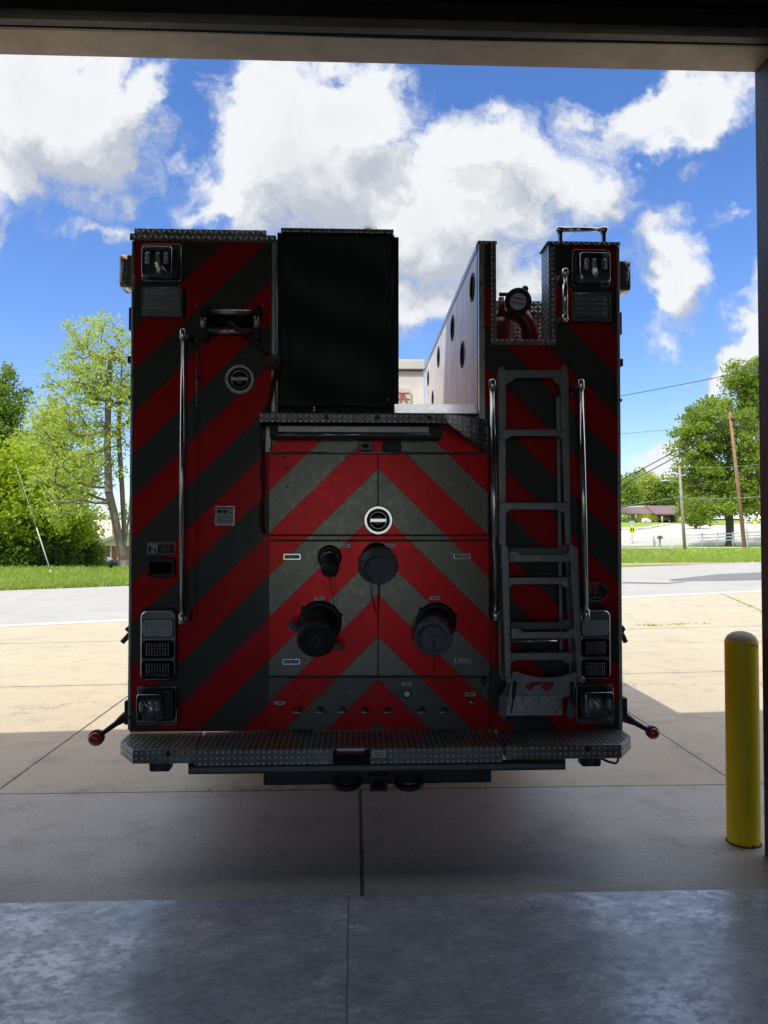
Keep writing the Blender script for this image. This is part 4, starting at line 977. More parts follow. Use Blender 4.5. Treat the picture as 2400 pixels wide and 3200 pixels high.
# hexagonal outline logo on the cap
lg = [(-.18, .62), (.35, .80), (.80, .40), (.68, -.25), (.35, -.72), (-.1, -.78), (-.42, -.52), (-.80, -.50), (-.40, -.05), (.05, -.20), (-.05, -.48), (.15, -.50), (.38, -.15), (.48, .28), (.25, .48), (-.0, .38), (-.55, .05), (-.62, .25), (-.4, .35), (-.18, .62)]
mbx = MB(); LG = [o_+ax_*(L_+.004)+sd*(q[0]*.045)+up_*(q[1]*.045) for q in lg]; mbx.tube(LG, .0011, 6, caps=False); build(mbx, 'cap_logo', M['silver_label'], f0)
f0, o_, ax_, L_, rc, sd, up_ = big(1363, 1945, 63, 1353, 1997, 60, M['gray_cap'], False, True)
build(MB().lathe(o_+ax_*(L_-.014), ax_, [(.0005, rc*.66), (.003, rc*.64), (.004, rc*.2), (.012, rc*.18), (.014, rc*.1), (.014, 0)], 40, False), 'cap_face', M['gray_cap'], f0)
mbx = MB()
for a in range(0, 360, 60):
    d = sd*math.cos(rad(a+15))+up_*math.sin(rad(a+15)); q = o_+ax_*(L_*.80)+d*rc*.98; mbx.tube([q, q+ax_*.03], .008, 8)
build(mbx, 'cap_lugs', M['gray_cap'], f0)
chain([(1353, 2003, .19), (1357, 2022, .17), (1358, 2045, .14), (1359, 2060, .09)], f0, .005); chain([(1359, 2060, .09), (1360, 2090, .05), (1360, 2115, .03)], f0)
# row of T handles at the bottom
for x_ in (930, 1000, 1070, 1141, 1212, 1317, 1388):
    mb = MB().tube([T(x_, 2224, .0), T(x_, 2226, .055)], .008, 10); h_ = build(mb, 'pull_handle', M['dark_steel'], trk)
    build(MB().tube([T(x_-17, 2228, .06), T(x_-8, 2226, .062), T(x_+8, 2226, .062), T(x_+17, 2228, .06)], [.004, .0065, .0065, .004], 10), 'crossbar', M['steel'], h_)
    build(MB().lathe(T(x_, 2218, .004), (0, -1, 0), [(0, .016), (.012, .015), (.018, .008)], 14), 'collar', M['dark_steel'], h_)
pg = build(MB().lathe(T(1272, 2169, .004), (0, -1, 0), [(0, 13*k), (.01, 13*k), (.014, 10*k), (.010, 6*k), (.010, 0)], 20), 'air_outlet', M['black_plastic'], trk)
ring(T(1272, 2168, .016), Vector((0, -1, 0)), 10*k, 7.5*k, 0, .008, 'ring', M['steel'], pg, 20)
ov_ = build(MB().tube([T(1460, 2185, .03), T(1472, 2193, .045), T(1480, 2197, .045), T(1492, 2206, .03)], [.003, .009, .009, .003], 14), 'lever_handle', M['chrome'], trk)
mb = MB(); pr(mb, 1508, 2120, 1520, 2145, .03, .001, .004); build(mb, 'door_stop', M['black_plastic'], trk, bevel=.002)

# ---- folding ladder
LD = M['ladder_steel']
ld = empty_l = build(MB().prism(pp([(1556, 1165), (1560, 1148), (1568, 1143), (1577, 1148), (1581, 1165), (1583, 2110), (1572, 2130), (1561, 2110)], .075), YP-.075, YP-.028), 'ladder', LD, trk, bevel=.003)
build(MB().prism(pp([(1751, 1165), (1756, 1146), (1764, 1141), (1772, 1146), (1776, 1165), (1790, 2105), (1780, 2105), (1768, 1700)], .075), YP-.075, YP-.028), 'rail', LD, ld, bevel=.003)
build(MB().prism(pp([(1738, 1240), (1749, 1240), (1760, 2060), (1750, 2060)], .04), YP-.04, YP-.03), 'guide_rail', LD, ld, bevel=.002)
mb = MB(); mb.prism(pp([(1563, 1157), (1762, 1157), (1762, 1212), (1748, 1207), (1722, 1181), (1612, 1181), (1592, 1197), (1570, 1212), (1563, 1212)], .05), YP-.05, YP-.040); build(mb, 'top_plate', LD, ld, bevel=.001)
for q in ((1573, 1170), (1573, 1195), (1624, 1168), (1675, 1168), (1727, 1168), (1745, 1195)):
    build(MB().lathe(T(q[0], q[1], .05), (0, -1, 0), [(0, .009), (.006, .009)], 6, False), 'bolt', LD, ld)
for x_ in (1596, 1718): build(MB().tube([T(x_, 1200, .04), T(x_+8, 1206, .05), T(x_+20, 1196, .045)], .004, 8), 'latch_hook', M['dark_steel'], ld)
def rung(px0, px1, ytop, ydepth, yb, off, flip=False, dep=.10, name='rung'):
    # tread with a serrated lip, front flange narrower in the middle
    x0, x1, z0, z1, Y_ = R(px0, ydepth, px1, yb, off); m = .05; dz = z1-z0; mb = MB()
    s = .35
    if not flip:
        pts = [(x0, z1), (x1, z1), (x1, z0), (x1-.03, z0), (x1-.055, z0+dz*s), (x0+.055, z0+dz*s), (x0+.03, z0), (x0, z0)]
    else:
        pts = [(x0, z1), (x0+.035, z1), (x0+.06, z1-dz*s), (x1-.06, z1-dz*s), (x1-.035, z1), (x1, z1), (x1, z0), (x0, z0)]
    mb.prism(pts, Y_, Y_+.004)
    zt_ = z1 if not flip else z0; n_ = 22
    r_ = build(mb, name, LD, ld, bevel=.0012)
    tp = MB(); tp.box(x0+.002, x1-.002, Y_+.005, Y_+dep, zt_-.003, zt_)
    for i in range(n_):
        xx = x0+(x1-x0)*(i+.5)/n_
        sg = 1 if not flip else -1
        for j in range(4):
            tp.tube([(xx+(.5 if j % 2 else 0)*(x1-x0)/n_*.9, Y_+.006+j*.024, zt_), (xx+(.5 if j % 2 else 0)*(x1-x0)/n_*.9, Y_+.008+j*.024, zt_+sg*.005)], [.006, .003], 6)
    build(tp, 'grip_tread', M['dark_steel'], r_)
rung(1565, 1778, 0, 1343, 1373, .11)
rung(1562, 1780, 0, 1571, 1604, .11)
rung(1570, 1785, 0, 1805, 1836, .12)
rung(1576, 1789, 0, 2041, 2073, .12)
# folded-down lower section
for pts in ([(1567, 1700), (1590, 1712), (1598, 2118), (1596, 2132), (1586, 2138), (1580, 2118)], [(1781, 1700), (1806, 1712), (1818, 2112), (1828, 2118), (1824, 2130), (1810, 2132), (1804, 2112)]):
    build(MB().prism(pp(pts, .20), YP-.20, YP-.145), 'lower_rail', LD, ld, bevel=.003)
rung(1592, 1800, 0, 1723, 1755, .19, True, .05); rung(1598, 1808, 0, 1964, 1995, .19, True, .05)
for (a, b, c_) in ((1596, 1712, 1790), (1598, 1944, 1790)):
    mb = MB(); mb.prism(pp([(a, b-6), (a+10, b+1), (c_-50, b+1), (c_-38, b-8), (c_-10, b-8), (c_, b), (c_, b+22), (a, b+22)], .14), YP-.14, YP-.135); build(mb, 'rear_flange', M['dark_steel'], ld)
build(MB().tube([T(1594, 2003, .10), T(1740, 2003, .10)], .006, 10), 'gas_strut', M['chrome'], ld)
# foot plate with cut-out letter, lower bracket, struts
mb = MB(); top = [(1602, 2098)]+[(1602+8+ (196)*t_, 2098+20*math.sin(PI*t_)) for t_ in np.linspace(0, 1, 13)]+[(1811, 2104), (1800, 2140), (1788, 2172), (1765, 2180), (1740, 2173), (1600, 2173), (1584, 2186), (1596, 2140)]
mb.prism(pp(top, .17), YP-.17, YP-.163); fp = build(mb, 'foot_plate', LD, ld, bevel=.001)
Rp = [(1640, 2144), (1664, 2131), (1722, 2131), (1733, 2138), (1730, 2146), (1716, 2150), (1726, 2158), (1703, 2158), (1688, 2146), (1700, 2142), (1705, 2139), (1684, 2139), (1668, 2144), (1664, 2156), (1650, 2156)]
build(MB().prism(pp(Rp, .1715), YP-.1715, YP-.169), 'letter_cutout', M['red_label'], fp)
mb = MB(); pbox(mb, 1560, 2174, 1758, 2236, .045, .003); build(mb, 'mount_plate', M['steel'], ld, bevel=.001)
for q in ((1632, 2186), (1684, 2186), (1738, 2186), (1738, 2224)):
    build(MB().lathe(T(q[0], q[1], .046), (0, -1, 0), [(0, .009), (.008, .009)], 6, False), 'bolt', LD, ld)
for pts in ([(1598, 2130), (1582, 2172), (1584, 2215), (1578, 2255), (1566, 2240), (1560, 2190), (1590, 2130)], [(1800, 2130), (1790, 2195), (1800, 2225), (1786, 2252), (1774, 2238), (1782, 2170), (1792, 2130)]):
    build(MB().prism(pp(pts, .14), YP-.14, YP-.12), 'swing_bracket', M['dark_steel'], ld, bevel=.002)
build(MB().tube([T(1610, 2132, .19), T(1605, 2180, .17)], .009, 12).tube([T(1605, 2180, .17), T(1597, 2228, .12)], .0045, 10), 'gas_strut', M['black_plastic'], ld)
build(MB().tube([T(1790, 2135, .19), T(1786, 2185, .17)], .009, 12).tube([T(1786, 2185, .17), T(1793, 2215, .12)], .0045, 10), 'gas_strut', M['black_plastic'], ld)
for q in ((1588, 2126), (1817, 2124)): build(MB().lathe(T(q[0], q[1], .21), (0, -1, 0), [(0, .016), (.012, .015), (.014, .008)], 16), 'pivot', LD, ld)

# ---- red monitor pipe in the notch
ym = 4.35
def Am(px, py, y_=ym): return A(px, py, y_)
arch = [Am(1530, 1075), Am(1533, 1030), Am(1545, 1003), Am(1575, 987), Am(1608, 983), Am(1636, 993), Am(1652, 1020), Am(1656, 1050), Am(1655, 1085)]
mon = build(MB().tube(arch, [.045]*9, 20), 'water_cannon', M['dark_red'], trk)
build(MB().tube([Am(1568, 1000, ym-.1), Am(1566, 930, ym-.1)], [.024, .016], 12).tube([Am(1560, 920, ym-.1), Am(1592, 920, ym-.1)], .011, 10), 'valve', M['dark_red'], mon)
build(MB().lathe(Am(1570, 1085, ym-.12), (0, 0, 1), [(-.02, .10), (.02, .085), (.04, .075), (.12, .065), (.16, .05)], 24), 'pedestal', M['dark_red'], mon)
c_ = Am(1619, 942, ym-.16); dxx = (CAM-c_).normalized(); dxx = Vector((dxx.x, dxx.y, dxx.z+.0)).normalized()
build(MB().lathe(c_, dxx, [(-.08, .06), (-.02, .072), (.0, .075), (.02, .074), (.03, .066), (.028, .06), (.026, 0)], 40), 'nozzle', M['black_rubber'], mon)
ring(c_, dxx, .058, .055, .024, .0275, 'ring', M['silver_label'], mon)
rq = dxx.to_track_quat('Z', 'Y'); eu = rq.to_euler()
for dy_, wd_, mt in ((.028, .045, 'white_label'), (.016, .07, 'red_label'), (.004, .085, 'white_label'), (-.010, .075, 'red_label'), (-.024, .05, 'silver_label')):
    up2 = rq @ Vector((0, 1, 0)); rt2 = rq @ Vector((1, 0, 0)); an = rad(-14); r2 = rt2*math.cos(an)+up2*math.sin(an); u2 = up2*math.cos(an)-rt2*math.sin(an)
    cc_ = c_+dxx*.029+u2*dy_
    build(MB().add([cc_-r2*wd_/2-u2*.003, cc_+r2*wd_/2-u2*.003, cc_+r2*wd_/2+u2*.003, cc_-r2*wd_/2+u2*.003], [(0, 1, 2, 3)]), 'print', M[mt], mon)
build(MB().tube([Am(1632, 922, ym-.15), Am(1638, 912, ym-.15)], .012, 12).sphere(Am(1641, 903, ym-.15), .019, 16, 10), 'lever_ball', M['black_rubber'], mon)
build(MB().tube([Am(1602, 1004, ym+.05), Am(1596, 1075, ym+.05)], .010, 10), 'support_rod', M['black_plastic'], mon)

# ---- bumper
Yf = 3.61; ztop = T(1180, 2284, 0).z
def zf(py, Y_=Yf): return A(1180, py, Y_).z
zfb = zf(2379)
xa = A(415, 2340, Yf).x; xb = A(612, 2340, Yf).x; xleft = A(381, 2310, Yf+.17).x
poly_ = [(xleft, YP+.02), (xleft, Yf+.15), (xa, Yf), (xb-.004, Yf), (T(632, 2284, 0).x, YP+.02)]
build(MB().prism(poly_, zfb, ztop, 'z'), 'bumper', M['tread'], trk, bevel=.004)
xc, xd = A(600, 2340, Yf-.01).x, A(1573, 2340, Yf-.01).x
build(MB().prism([(T(637, 2284, 0).x, YP+.02), (xc+.01, Yf-.01), (xd-.002, Yf-.01), (T(1548, 2284, 0).x, YP+.02)], zf(2386), ztop-.002, 'z'), 'bumper', M['tread'], trk, bevel=.004)
xe, xf = A(1580, 2340, Yf).x, A(1942, 2340, Yf).x; xg = A(1966, 2310, Yf+.17).x
build(MB().prism([(T(1553, 2284, 0).x, YP+.02), (xe, Yf), (xf, Yf), (xg, Yf+.15), (xg, YP+.02)], zfb, ztop, 'z'), 'bumper', M['tread'], trk, bevel=.004)
for bx, by in ((525, 2355), (1836, 2341)): build(MB().lathe(A(bx, by, Yf), (0, -1, 0), [(.001, .014), (.004, .012), (.002, .004)], 18), 'rubber_plug', M['black_rubber'], trk)
def ub(px0, py0, px1, py1, y_, dep, name, mat, par=trk, bev=.003):
    a = A(px0, py0, y_); b = A(px1, py1, y_); return build(MB().box(a.x, b.x, y_, y_+dep, b.z, a.z), name, mat, par, bevel=bev)
ub(588, 2391, 1768, 2406, 3.62, .03, 'step_rail', M['black_plastic'])
ub(592, 2398, 1766, 2401, 3.612, .006, 'rail_edge', M['dark_steel'])
ub(588, 2340, 599, 2400, 3.64, .2, 'step_bracket', M['black_plastic']); ub(1605, 2375, 1768, 2398, 3.68, .2, 'step_bracket', M['black_plastic'])
ub(1040, 2346, 1156, 2388, 3.590, .02, 'step_pocket', pmat('pocket_black', (.004, .004, .004), .8), bev=.001)
ub(1052, 2338, 1142, 2348, 3.585, .015, 'pocket_lip', M['steel']); ub(1055, 2350, 1138, 2357, 3.586, .004, 'reflector_strip', M['dark_red'])
ub(1163, 2346, 1204, 2367, 3.596, .004, 'serial_plate', M['steel'], bev=.001)
for yy in (2351, 2356, 2361): ub(1168, yy, 1198, yy+2, 3.5950, .001, 'print', M['black_label'], bev=0)
ub(822, 2406, 1537, 2447, 3.75, .12, 'hitch_beam', M['black_plastic'], bev=.01)
rc_ = ub(1155, 2424, 1210, 2474, 3.66, .25, 'receiver', M['black_plastic'], bev=.004); ub(1165, 2434, 1199, 2466, 3.658, .004, 'receiver_hole', pmat('hole_black', (.002, .002, .002), .9), rc_, 0)
for cx in (1083, 1278):
    c_ = A(cx, 2447, 3.70); build(MB().tube([(c_.x-.05, 3.80, c_.z), (c_.x-.055, 3.68, c_.z), (c_.x-.035, 3.64, c_.z), (c_.x, 3.625, c_.z), (c_.x+.035, 3.64, c_.z), (c_.x+.055, 3.68, c_.z), (c_.x+.05, 3.80, c_.z)], .017, 12), 'tow_eye', M['black_plastic'], trk)
for (a, b, c__, d) in ((470, 2379, 535, 2408), (1813, 2368, 1874, 2392)):
    x0, x1 = A(a, b, 3.72).x, A(c__, b, 3.72).x; z0, z1 = A(a, d, 3.72).z, A(a, b, 3.72).z
    g_ = build(MB().prism(rrect(x0, z0, x1, z1+.02, .012), 3.70, 3.76), 'backup_lamp', M['black_plastic'], trk, bevel=.002)
    build(MB().lathe(((x0+x1)/2, 3.70, (z0+z1)/2), (0, -1, 0), [(0, (z1-z0)*.42), (.003, (z1-z0)*.40), (.001, (z1-z0)*.3), (.004, 0)], 20), 'lens', M['dark_cap'], g_)
build(MB().tube([A(1875, 2368, 3.72), A(1900, 2380, 3.72), A(1924, 2386, 3.72), A(1931, 2378, 3.72), A(1932, 2362, 3.72)], .006, 8), 'cable', M['black_rubber'], trk)
# ---- chassis, axle, wheels, pump house and cab ahead of the body
build(MB().box(-.32, -.22, 3.95, 11.2, .55, .80).box(.46, .56, 3.95, 11.2, .55, .80).tube([(-.9, 6.4, .54), (1.13, 6.4, .54)], .11, 16).sphere((.115, 6.4, .54), .22), 'chassis', M['black_plastic'], trk)
def wheel(x_, y_, wd):
    s = 1 if x_ > .115 else -1
    ty = build(MB().lathe((x_-s*wd, y_, .53), (s, 0, 0), [(0, .33), (.02, .48), (.05, .525), (wd-.05, .525), (wd-.02, .48), (wd, .33), (wd-.03, .30)], 40), 'wheel', M['tyre'], trk)
    build(MB().lathe((x_-s*wd, y_, .53), (s, 0, 0), [(.02, .30), (wd-.04, .30), (wd-.06, .22), (wd-.12, .18), (wd-.02, .12), (wd-.02, 0)], 30), 'rim', M['chrome'], ty)
for s in (-1, 1):
    wheel(.115+s*1.22, 6.4, .28); wheel(.115+s*.90, 6.4, .28); wheel(.115+s*1.22, 10.9, .30)
build(MB().box(.115-1.18, .115+1.18, YE+.01, 8.9, .6, 2.85), 'pump_house', M['steel'], trk, bevel=.02)
cabp = [(8.95, .55), (11.9, .55), (12.05, .9), (12.0, 1.6), (11.75, 2.75), (11.5, 2.9), (8.95, 2.9)]
cb = build(MB().prism(cabp, .115-1.22, .115+1.22, 'x'), 'cab', M['red_paint'], trk, bevel=.05)
build(MB().prism([(12.012, 1.62), (11.775, 2.66), (11.77, 2.66), (11.99, 1.60)], .115-1.1, .115+1.1, 'x'), 'windscreen', M['glass_dark'], cb)
for s in (-1, 1):
    xx = .115+s*1.222
    for (ya, yb_) in ((9.15, 10.0), (10.35, 11.5)):
        w_ = build(MB().prism(rrect(ya, 1.7, yb_, 2.55, .06), min(xx, xx+s*.004), max(xx, xx+s*.004), 'x'), 'side_window', M['glass_dark'], cb)
# ================================================================ vegetation
def leaf_mat(name, c1, c2, c3, sc_=1.2, transl=.55):
    m, t = newmat(name); c = t.tc('Object')
    n1 = t.noise(c, sc_, 3, .6); n2 = t.noise(c, sc_*7, 2, .6)
    col = t.mix(t.mr(n1, .32, .68, 0, 1), c1, c2); col = t.mix(t.m('MULTIPLY', t.ss(n2, .5, .7), .7), col, c3)
    d = t.n('ShaderNodeBsdfPrincipled'); t.put(d.inputs['Base Color'], col); d.inputs['Roughness'].default_value = .55; d.inputs['Specular IOR Level'].default_value = .35
    tr = t.n('ShaderNodeBsdfTranslucent'); t.put(tr.inputs[0], t.mix(.5, col, (.30, .42, .03)))
    mx = t.n('ShaderNodeMixShader'); mx.inputs[0].default_value = transl
    t.t.links.new(d.outputs[0], mx.inputs[1]); t.t.links.new(tr.outputs[0], mx.inputs[2]); t.t.links.new(mx.outputs[0], t.n('ShaderNodeOutputMaterial').inputs[0]); return m
M['leaf_bright'] = leaf_mat('leaf_maple', (.34, .44, .025), (.50, .58, .035), (.20, .30, .02))
M['leaf_pale'] = leaf_mat('leaf_pale', (.46, .54, .11), (.58, .63, .15), (.32, .42, .08))
M['leaf_mid'] = leaf_mat('leaf_mid', (.13, .22, .035), (.20, .30, .045), (.08, .15, .025))
M['leaf_oak'] = leaf_mat('leaf_oak', (.17, .26, .035), (.32, .40, .05), (.10, .17, .022), .5)
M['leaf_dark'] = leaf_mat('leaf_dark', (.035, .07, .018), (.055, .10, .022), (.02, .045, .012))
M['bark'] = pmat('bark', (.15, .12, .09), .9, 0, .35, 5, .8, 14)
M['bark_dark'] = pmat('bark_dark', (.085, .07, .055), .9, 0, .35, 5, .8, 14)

def leafmesh(name, pts, size, mat, parent, og, seed=0, up=.35, aspect=.62, droop=0):
    rs = np.random.RandomState(seed); n_ = len(pts); pts = np.asarray(pts, dtype=np.float32)-np.array(og, dtype=np.float32)
    nrm = rs.normal(size=(n_, 3)); nrm[:, 2] = nrm[:, 2]*.8+up*2; nrm /= np.linalg.norm(nrm, axis=1)[:, None]
    a = np.cross(nrm, rs.normal(size=(n_, 3))); a /= np.linalg.norm(a, axis=1)[:, None]; b = np.cross(nrm, a)
    s = size*(.6+.8*rs.rand(n_))[:, None]; 
    v0 = pts-a*s*.5; v1 = pts+b*s*aspect*.5+nrm*s*.10; v2 = pts+a*s*.5; v3 = pts-b*s*aspect*.5+nrm*s*.10
    V = np.stack([v0, v1, v2, v3], 1).reshape(-1, 3)
    me = bpy.data.meshes.new(name); me.vertices.add(4*n_); me.vertices.foreach_set('co', V.astype(np.float32).ravel())
    me.loops.add(4*n_); me.loops.foreach_set('vertex_index', np.arange(4*n_, dtype=np.int32))
    me.polygons.add(n_); me.polygons.foreach_set('loop_start', np.arange(0, 4*n_, 4, dtype=np.int32)); me.polygons.foreach_set('loop_total', np.full(n_, 4, dtype=np.int32))
    me.update(); me.materials.append(mat)
    o = bpy.data.objects.new(name, me); put(o, parent, og if parent is None else org_of(parent)); return o

def tree(name, label, cat, base, stems, ells, nclump, lpc, crad, lsize, leafm, barkm, tr=.25, seed=1, group=None, flat=.7, twig=.012, extra=()):
    """stems: list of trunk polylines; ells: crown ellipsoids (centre, radii, weight)"""
    R_ = random.Random(seed); rs = np.random.RandomState(seed)
    root = empty(name, base, label, cat, group)
    nodes = []; par = []; tipn = []
    for st in stems:
        prev = 0 if nodes else -1
        for i, p in enumerate(st):
            p = Vector(p)
            if nodes and i == 0: prev = min(range(len(nodes)), key=lambda q: (nodes[q]-p).length); 
            if nodes and i == 0 and (nodes[prev]-p).length < .05: continue
            nodes.append(p); par.append(prev); prev = len(nodes)-1
    wts = np.array([e_[2] for e_ in ells], float); wts /= wts.sum(); cl = []
    while len(cl) < nclump:
        e_ = ells[rs.choice(len(ells), p=wts)]; d = rs.normal(size=3); d /= np.linalg.norm(d); r_ = rs.rand()**.42
        p = Vector([e_[0][k_]+d[k_]*r_*e_[1][k_] for k_ in range(3)])
        cl.append(p)
    top = Vector(stems[0][-1])
    cl.sort(key=lambda p: min((p-q).length for q in nodes))
    arr = np.array([tuple(q) for q in nodes]); minz = stems[0][max(1, len(stems[0])//3)][2]
    tips = []
    for p in cl:
        d = arr-np.array(p); dd = np.sqrt((d**2).sum(1)); cost = dd+np.where(d[:, 2] > 0, d[:, 2]*1.2, 0)+np.where(arr[:, 2] < minz-.3, 50, 0)
        j = int(cost.argmin()); q = nodes[j]; L_ = dd[j]; n_ = max(1, int(L_/.9)); pv = j; new = []
        for i in range(1, n_+1):
            f_ = i/n_; c_ = q.lerp(p, f_)+Vector((R_.uniform(-1, 1), R_.uniform(-1, 1), R_.uniform(-.3, 1)))*L_*.09*math.sin(PI*f_)
            nodes.append(c_); par.append(pv); pv = len(nodes)-1; new.append(tuple(c_))
        arr = np.vstack([arr, new]); tips.append(pv)
    cnt = [0]*len(nodes)
    for tp in tips:
        q = tp
        while q >= 0: cnt[q] += 1; q = par[q]
    mx = max(cnt); rad_ = [max(twig, tr*(max(c_, .3)/mx)**.47) for c_ in cnt]
    ns = sum(len(s_) for s_ in stems)
    mb = MB()
    for i, pi_ in enumerate(par):
        if pi_ < 0: continue
        r0 = min(rad_[pi_], rad_[i]*1.7) if pi_ >= 0 else rad_[i]
        seg = 10 if rad_[i] > .08 else 5 if rad_[i] > .03 else 3
        mb.tube([nodes[pi_], nodes[i]], [r0, rad_[i]], seg, caps=False)
    b = nodes[0]; mb.lathe((b.x, b.y, b.z-.1), (0, 0, 1), [(0, rad_[0]*1.7), (.15, rad_[0]*1.35), (.5, rad_[0]*1.05)], 12)
    build(mb, 'trunk', barkm, root, recalc=False)
    C_ = np.array([tuple(p) for p in cl]); pts = np.repeat(C_, lpc, 0)
    g = rs.normal(size=(len(pts), 3)); g /= np.linalg.norm(g, axis=1)[:, None]; rr = rs.rand(len(pts), 1)**.5
    sc_ = np.repeat(.55+.9*rs.rand(len(C_), 1), lpc, 0)
    pts = pts+g*rr*sc_*crad*np.array([1, 1, flat])
    leafmesh('crown', pts, lsize, leafm, root, base, seed)
    return root

def Pz(px, py, Y_): p = A(px, py, Y_); return (p.x, p.y, p.z)
def el(px, py, Y_, rx, ry, w=1, dy=None):
    k_ = Y_/F; return (Pz(px, py, Y_), (rx*k_, (dy or rx*k_), ry*k_), w)
# -- left side: pale loose tree with a forked trunk beside the truck
Yw = 34.5
b0 = A(388, 1772, Yw); b0.z = H(b0.x, b0.y)-.05
tree('pale_tree', 'tall pale green tree with a forked grey trunk beside the brick house', 'tree', b0,
     [[b0, Pz(384, 1740, Yw), Pz(375, 1700, Yw), Pz(355, 1600, Yw), Pz(340, 1540, Yw-.2), Pz(336, 1400, Yw), Pz(338, 1250, Yw), Pz(345, 1100, Yw)],
      [Pz(384, 1720, Yw), Pz(388, 1650, Yw+.3), Pz(380, 1500, Yw+.5), Pz(370, 1350, Yw+.4), Pz(378, 1200, Yw), Pz(385, 1080, Yw)],
      [Pz(390, 1700, Yw), Pz(405, 1600, Yw), Pz(415, 1450, Yw+.6), Pz(440, 1300, Yw+.5)],
      [Pz(345, 1570, Yw-.1), Pz(300, 1572, Yw-.8), Pz(250, 1560, Yw-1.4), Pz(215, 1570, Yw-1.8)],
      [Pz(338, 1525, Yw), Pz(280, 1520, Yw-.5), Pz(235, 1505, Yw-1.2)]],
     [el(330, 1120, Yw, 110, 150, 1.1, 2.2), el(250, 1180, Yw, 95, 110, .75, 2), el(390, 1250, Yw, 150, 170, 1.3, 2.5), el(215, 1330, Yw, 110, 110, .8, 2), el(290, 1440, Yw, 110, 80, .55, 2.2),
      el(215, 1510, Yw, 110, 70, .6, 2), el(200, 1600, Yw-1, 70, 40, .22, 1.5), el(520, 1250, Yw, 120, 220, 1.0, 2.5), el(235, 1030, Yw, 40, 60, .12, 1)],
     560, 30, .50, .14, M['leaf_pale'], M['bark'], .21, 3, twig=.010)
# -- maples at the left edge
def maple(i, px, Y_, top, bot, rx, label, mat, n_, ls, seed, lpc=70, cr=.75, cat='tree', name='maple_tree'):
    b_ = A(px, 1780, Y_); b_.z = H(b_.x, b_.y)-.05; k_ = Y_/F
    t1 = A(px, (top*.45+1760*.55), Y_); hh = (bot-top)/2; cy = (top+bot)/2
    ee = [el(px, cy, Y_, rx, hh, 1.5, rx*k_*.8), el(px-rx*.5, cy+hh*.35, Y_, rx*.6, hh*.55, .8, rx*k_*.6), el(px+rx*.45, cy+hh*.4, Y_, rx*.6, hh*.5, .8, rx*k_*.6), el(px+rx*.1, cy-hh*.5, Y_, rx*.5, hh*.45, .4, rx*k_*.4)]
    return tree(name, label, cat, b_, [[b_, b_.lerp(t1, .3)+Vector((.1, 0, 0)), b_.lerp(t1, .65), t1, t1.lerp(A(px, top, Y_), .6)]], ee, n_, lpc, cr, ls, mat, M['bark'], .16, seed, 'trees at the left of the street')
maple(0, 40, 37, 1390, 1735, 190, 'bright yellow green maple with leaves down to the grass at the left edge', M['leaf_bright'], 330, .17, 11)
maple(1, 195, 38.5, 1480, 1715, 90, 'smaller bright green maple between the leftmost maple and the pale tree', M['leaf_bright'], 170, .16, 12)
maple(2, -190, 36, 1350, 1760, 200, 'broad green maple just outside the leftmost maple', M['leaf_bright'], 200, .2, 13)
maple(3, 10, 50, 1135, 1560, 90, 'tall mid green tree rising behind the leftmost maple', M['leaf_mid'], 260, .2, 14, name='ash_tree')
maple(4, 165, 46, 1265, 1600, 130, 'pale green round tree behind the two maples', M['leaf_pale'], 260, .19, 15, name='linden_tree')
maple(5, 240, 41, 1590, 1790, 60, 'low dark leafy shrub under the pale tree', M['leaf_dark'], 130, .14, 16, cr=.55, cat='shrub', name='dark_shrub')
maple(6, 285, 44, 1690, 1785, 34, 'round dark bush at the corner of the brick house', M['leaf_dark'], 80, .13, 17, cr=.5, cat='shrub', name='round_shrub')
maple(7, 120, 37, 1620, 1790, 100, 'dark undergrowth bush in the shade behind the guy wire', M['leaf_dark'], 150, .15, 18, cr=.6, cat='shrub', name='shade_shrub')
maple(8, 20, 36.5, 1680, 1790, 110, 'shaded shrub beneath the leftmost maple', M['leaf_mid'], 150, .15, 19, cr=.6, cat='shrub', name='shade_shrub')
maple(9, 40, 62, 1560, 1720, 130, 'distant green tree behind the left maples', M['leaf_mid'], 160, .3, 20, cr=1.1)
# -- oaks at the right
Yo = 82
b0 = A(2281, 1706, Yo-1.5); b0.z = H(b0.x, b0.y)-.05
tree('oak_tree', 'big spreading oak with a thick dark trunk behind the wooden utility pole', 'tree', b0,
     [[b0, Pz(2281, 1670, Yo), Pz(2280, 1625, Yo), Pz(2272, 1560, Yo), Pz(2276, 1480, Yo), Pz(2280, 1400, Yo), Pz(2270, 1320, Yo)],
      [Pz(2278, 1610, Yo), Pz(2310, 1585, Yo-1), Pz(2350, 1560, Yo-2), Pz(2385, 1520, Yo-2)],
      [Pz(2275, 1570, Yo), Pz(2230, 1540, Yo-1), Pz(2180, 1520, Yo-2), Pz(2150, 1500, Yo-2)],
      [Pz(2276, 1480, Yo), Pz(2220, 1420, Yo), Pz(2180, 1400, Yo)]],
     [el(2200, 1330, Yo, 85, 90, 1.2, 4), el(2235, 1300, Yo, 70, 60, .5, 3), el(2160, 1400, Yo, 62, 95, .9, 4), el(2190, 1500, Yo, 85, 75, 1.1, 4), el(2290, 1450, Yo, 110, 110, 1.6, 5), el(2210, 1585, Yo-2, 90, 45, .8, 4), el(2320, 1560, Yo-1, 90, 55, .9, 4), el(2390, 1480, Yo, 80, 110, 1.1, 5), el(2330, 1360, Yo, 90, 80, .9, 4)],
     600, 50, 1.0, .34, M['leaf_oak'], M['bark_dark'], .42, 31, twig=.03)
Yo = 92
b0 = A(2430, 1700, Yo); b0.z = H(b0.x, b0.y)-.05
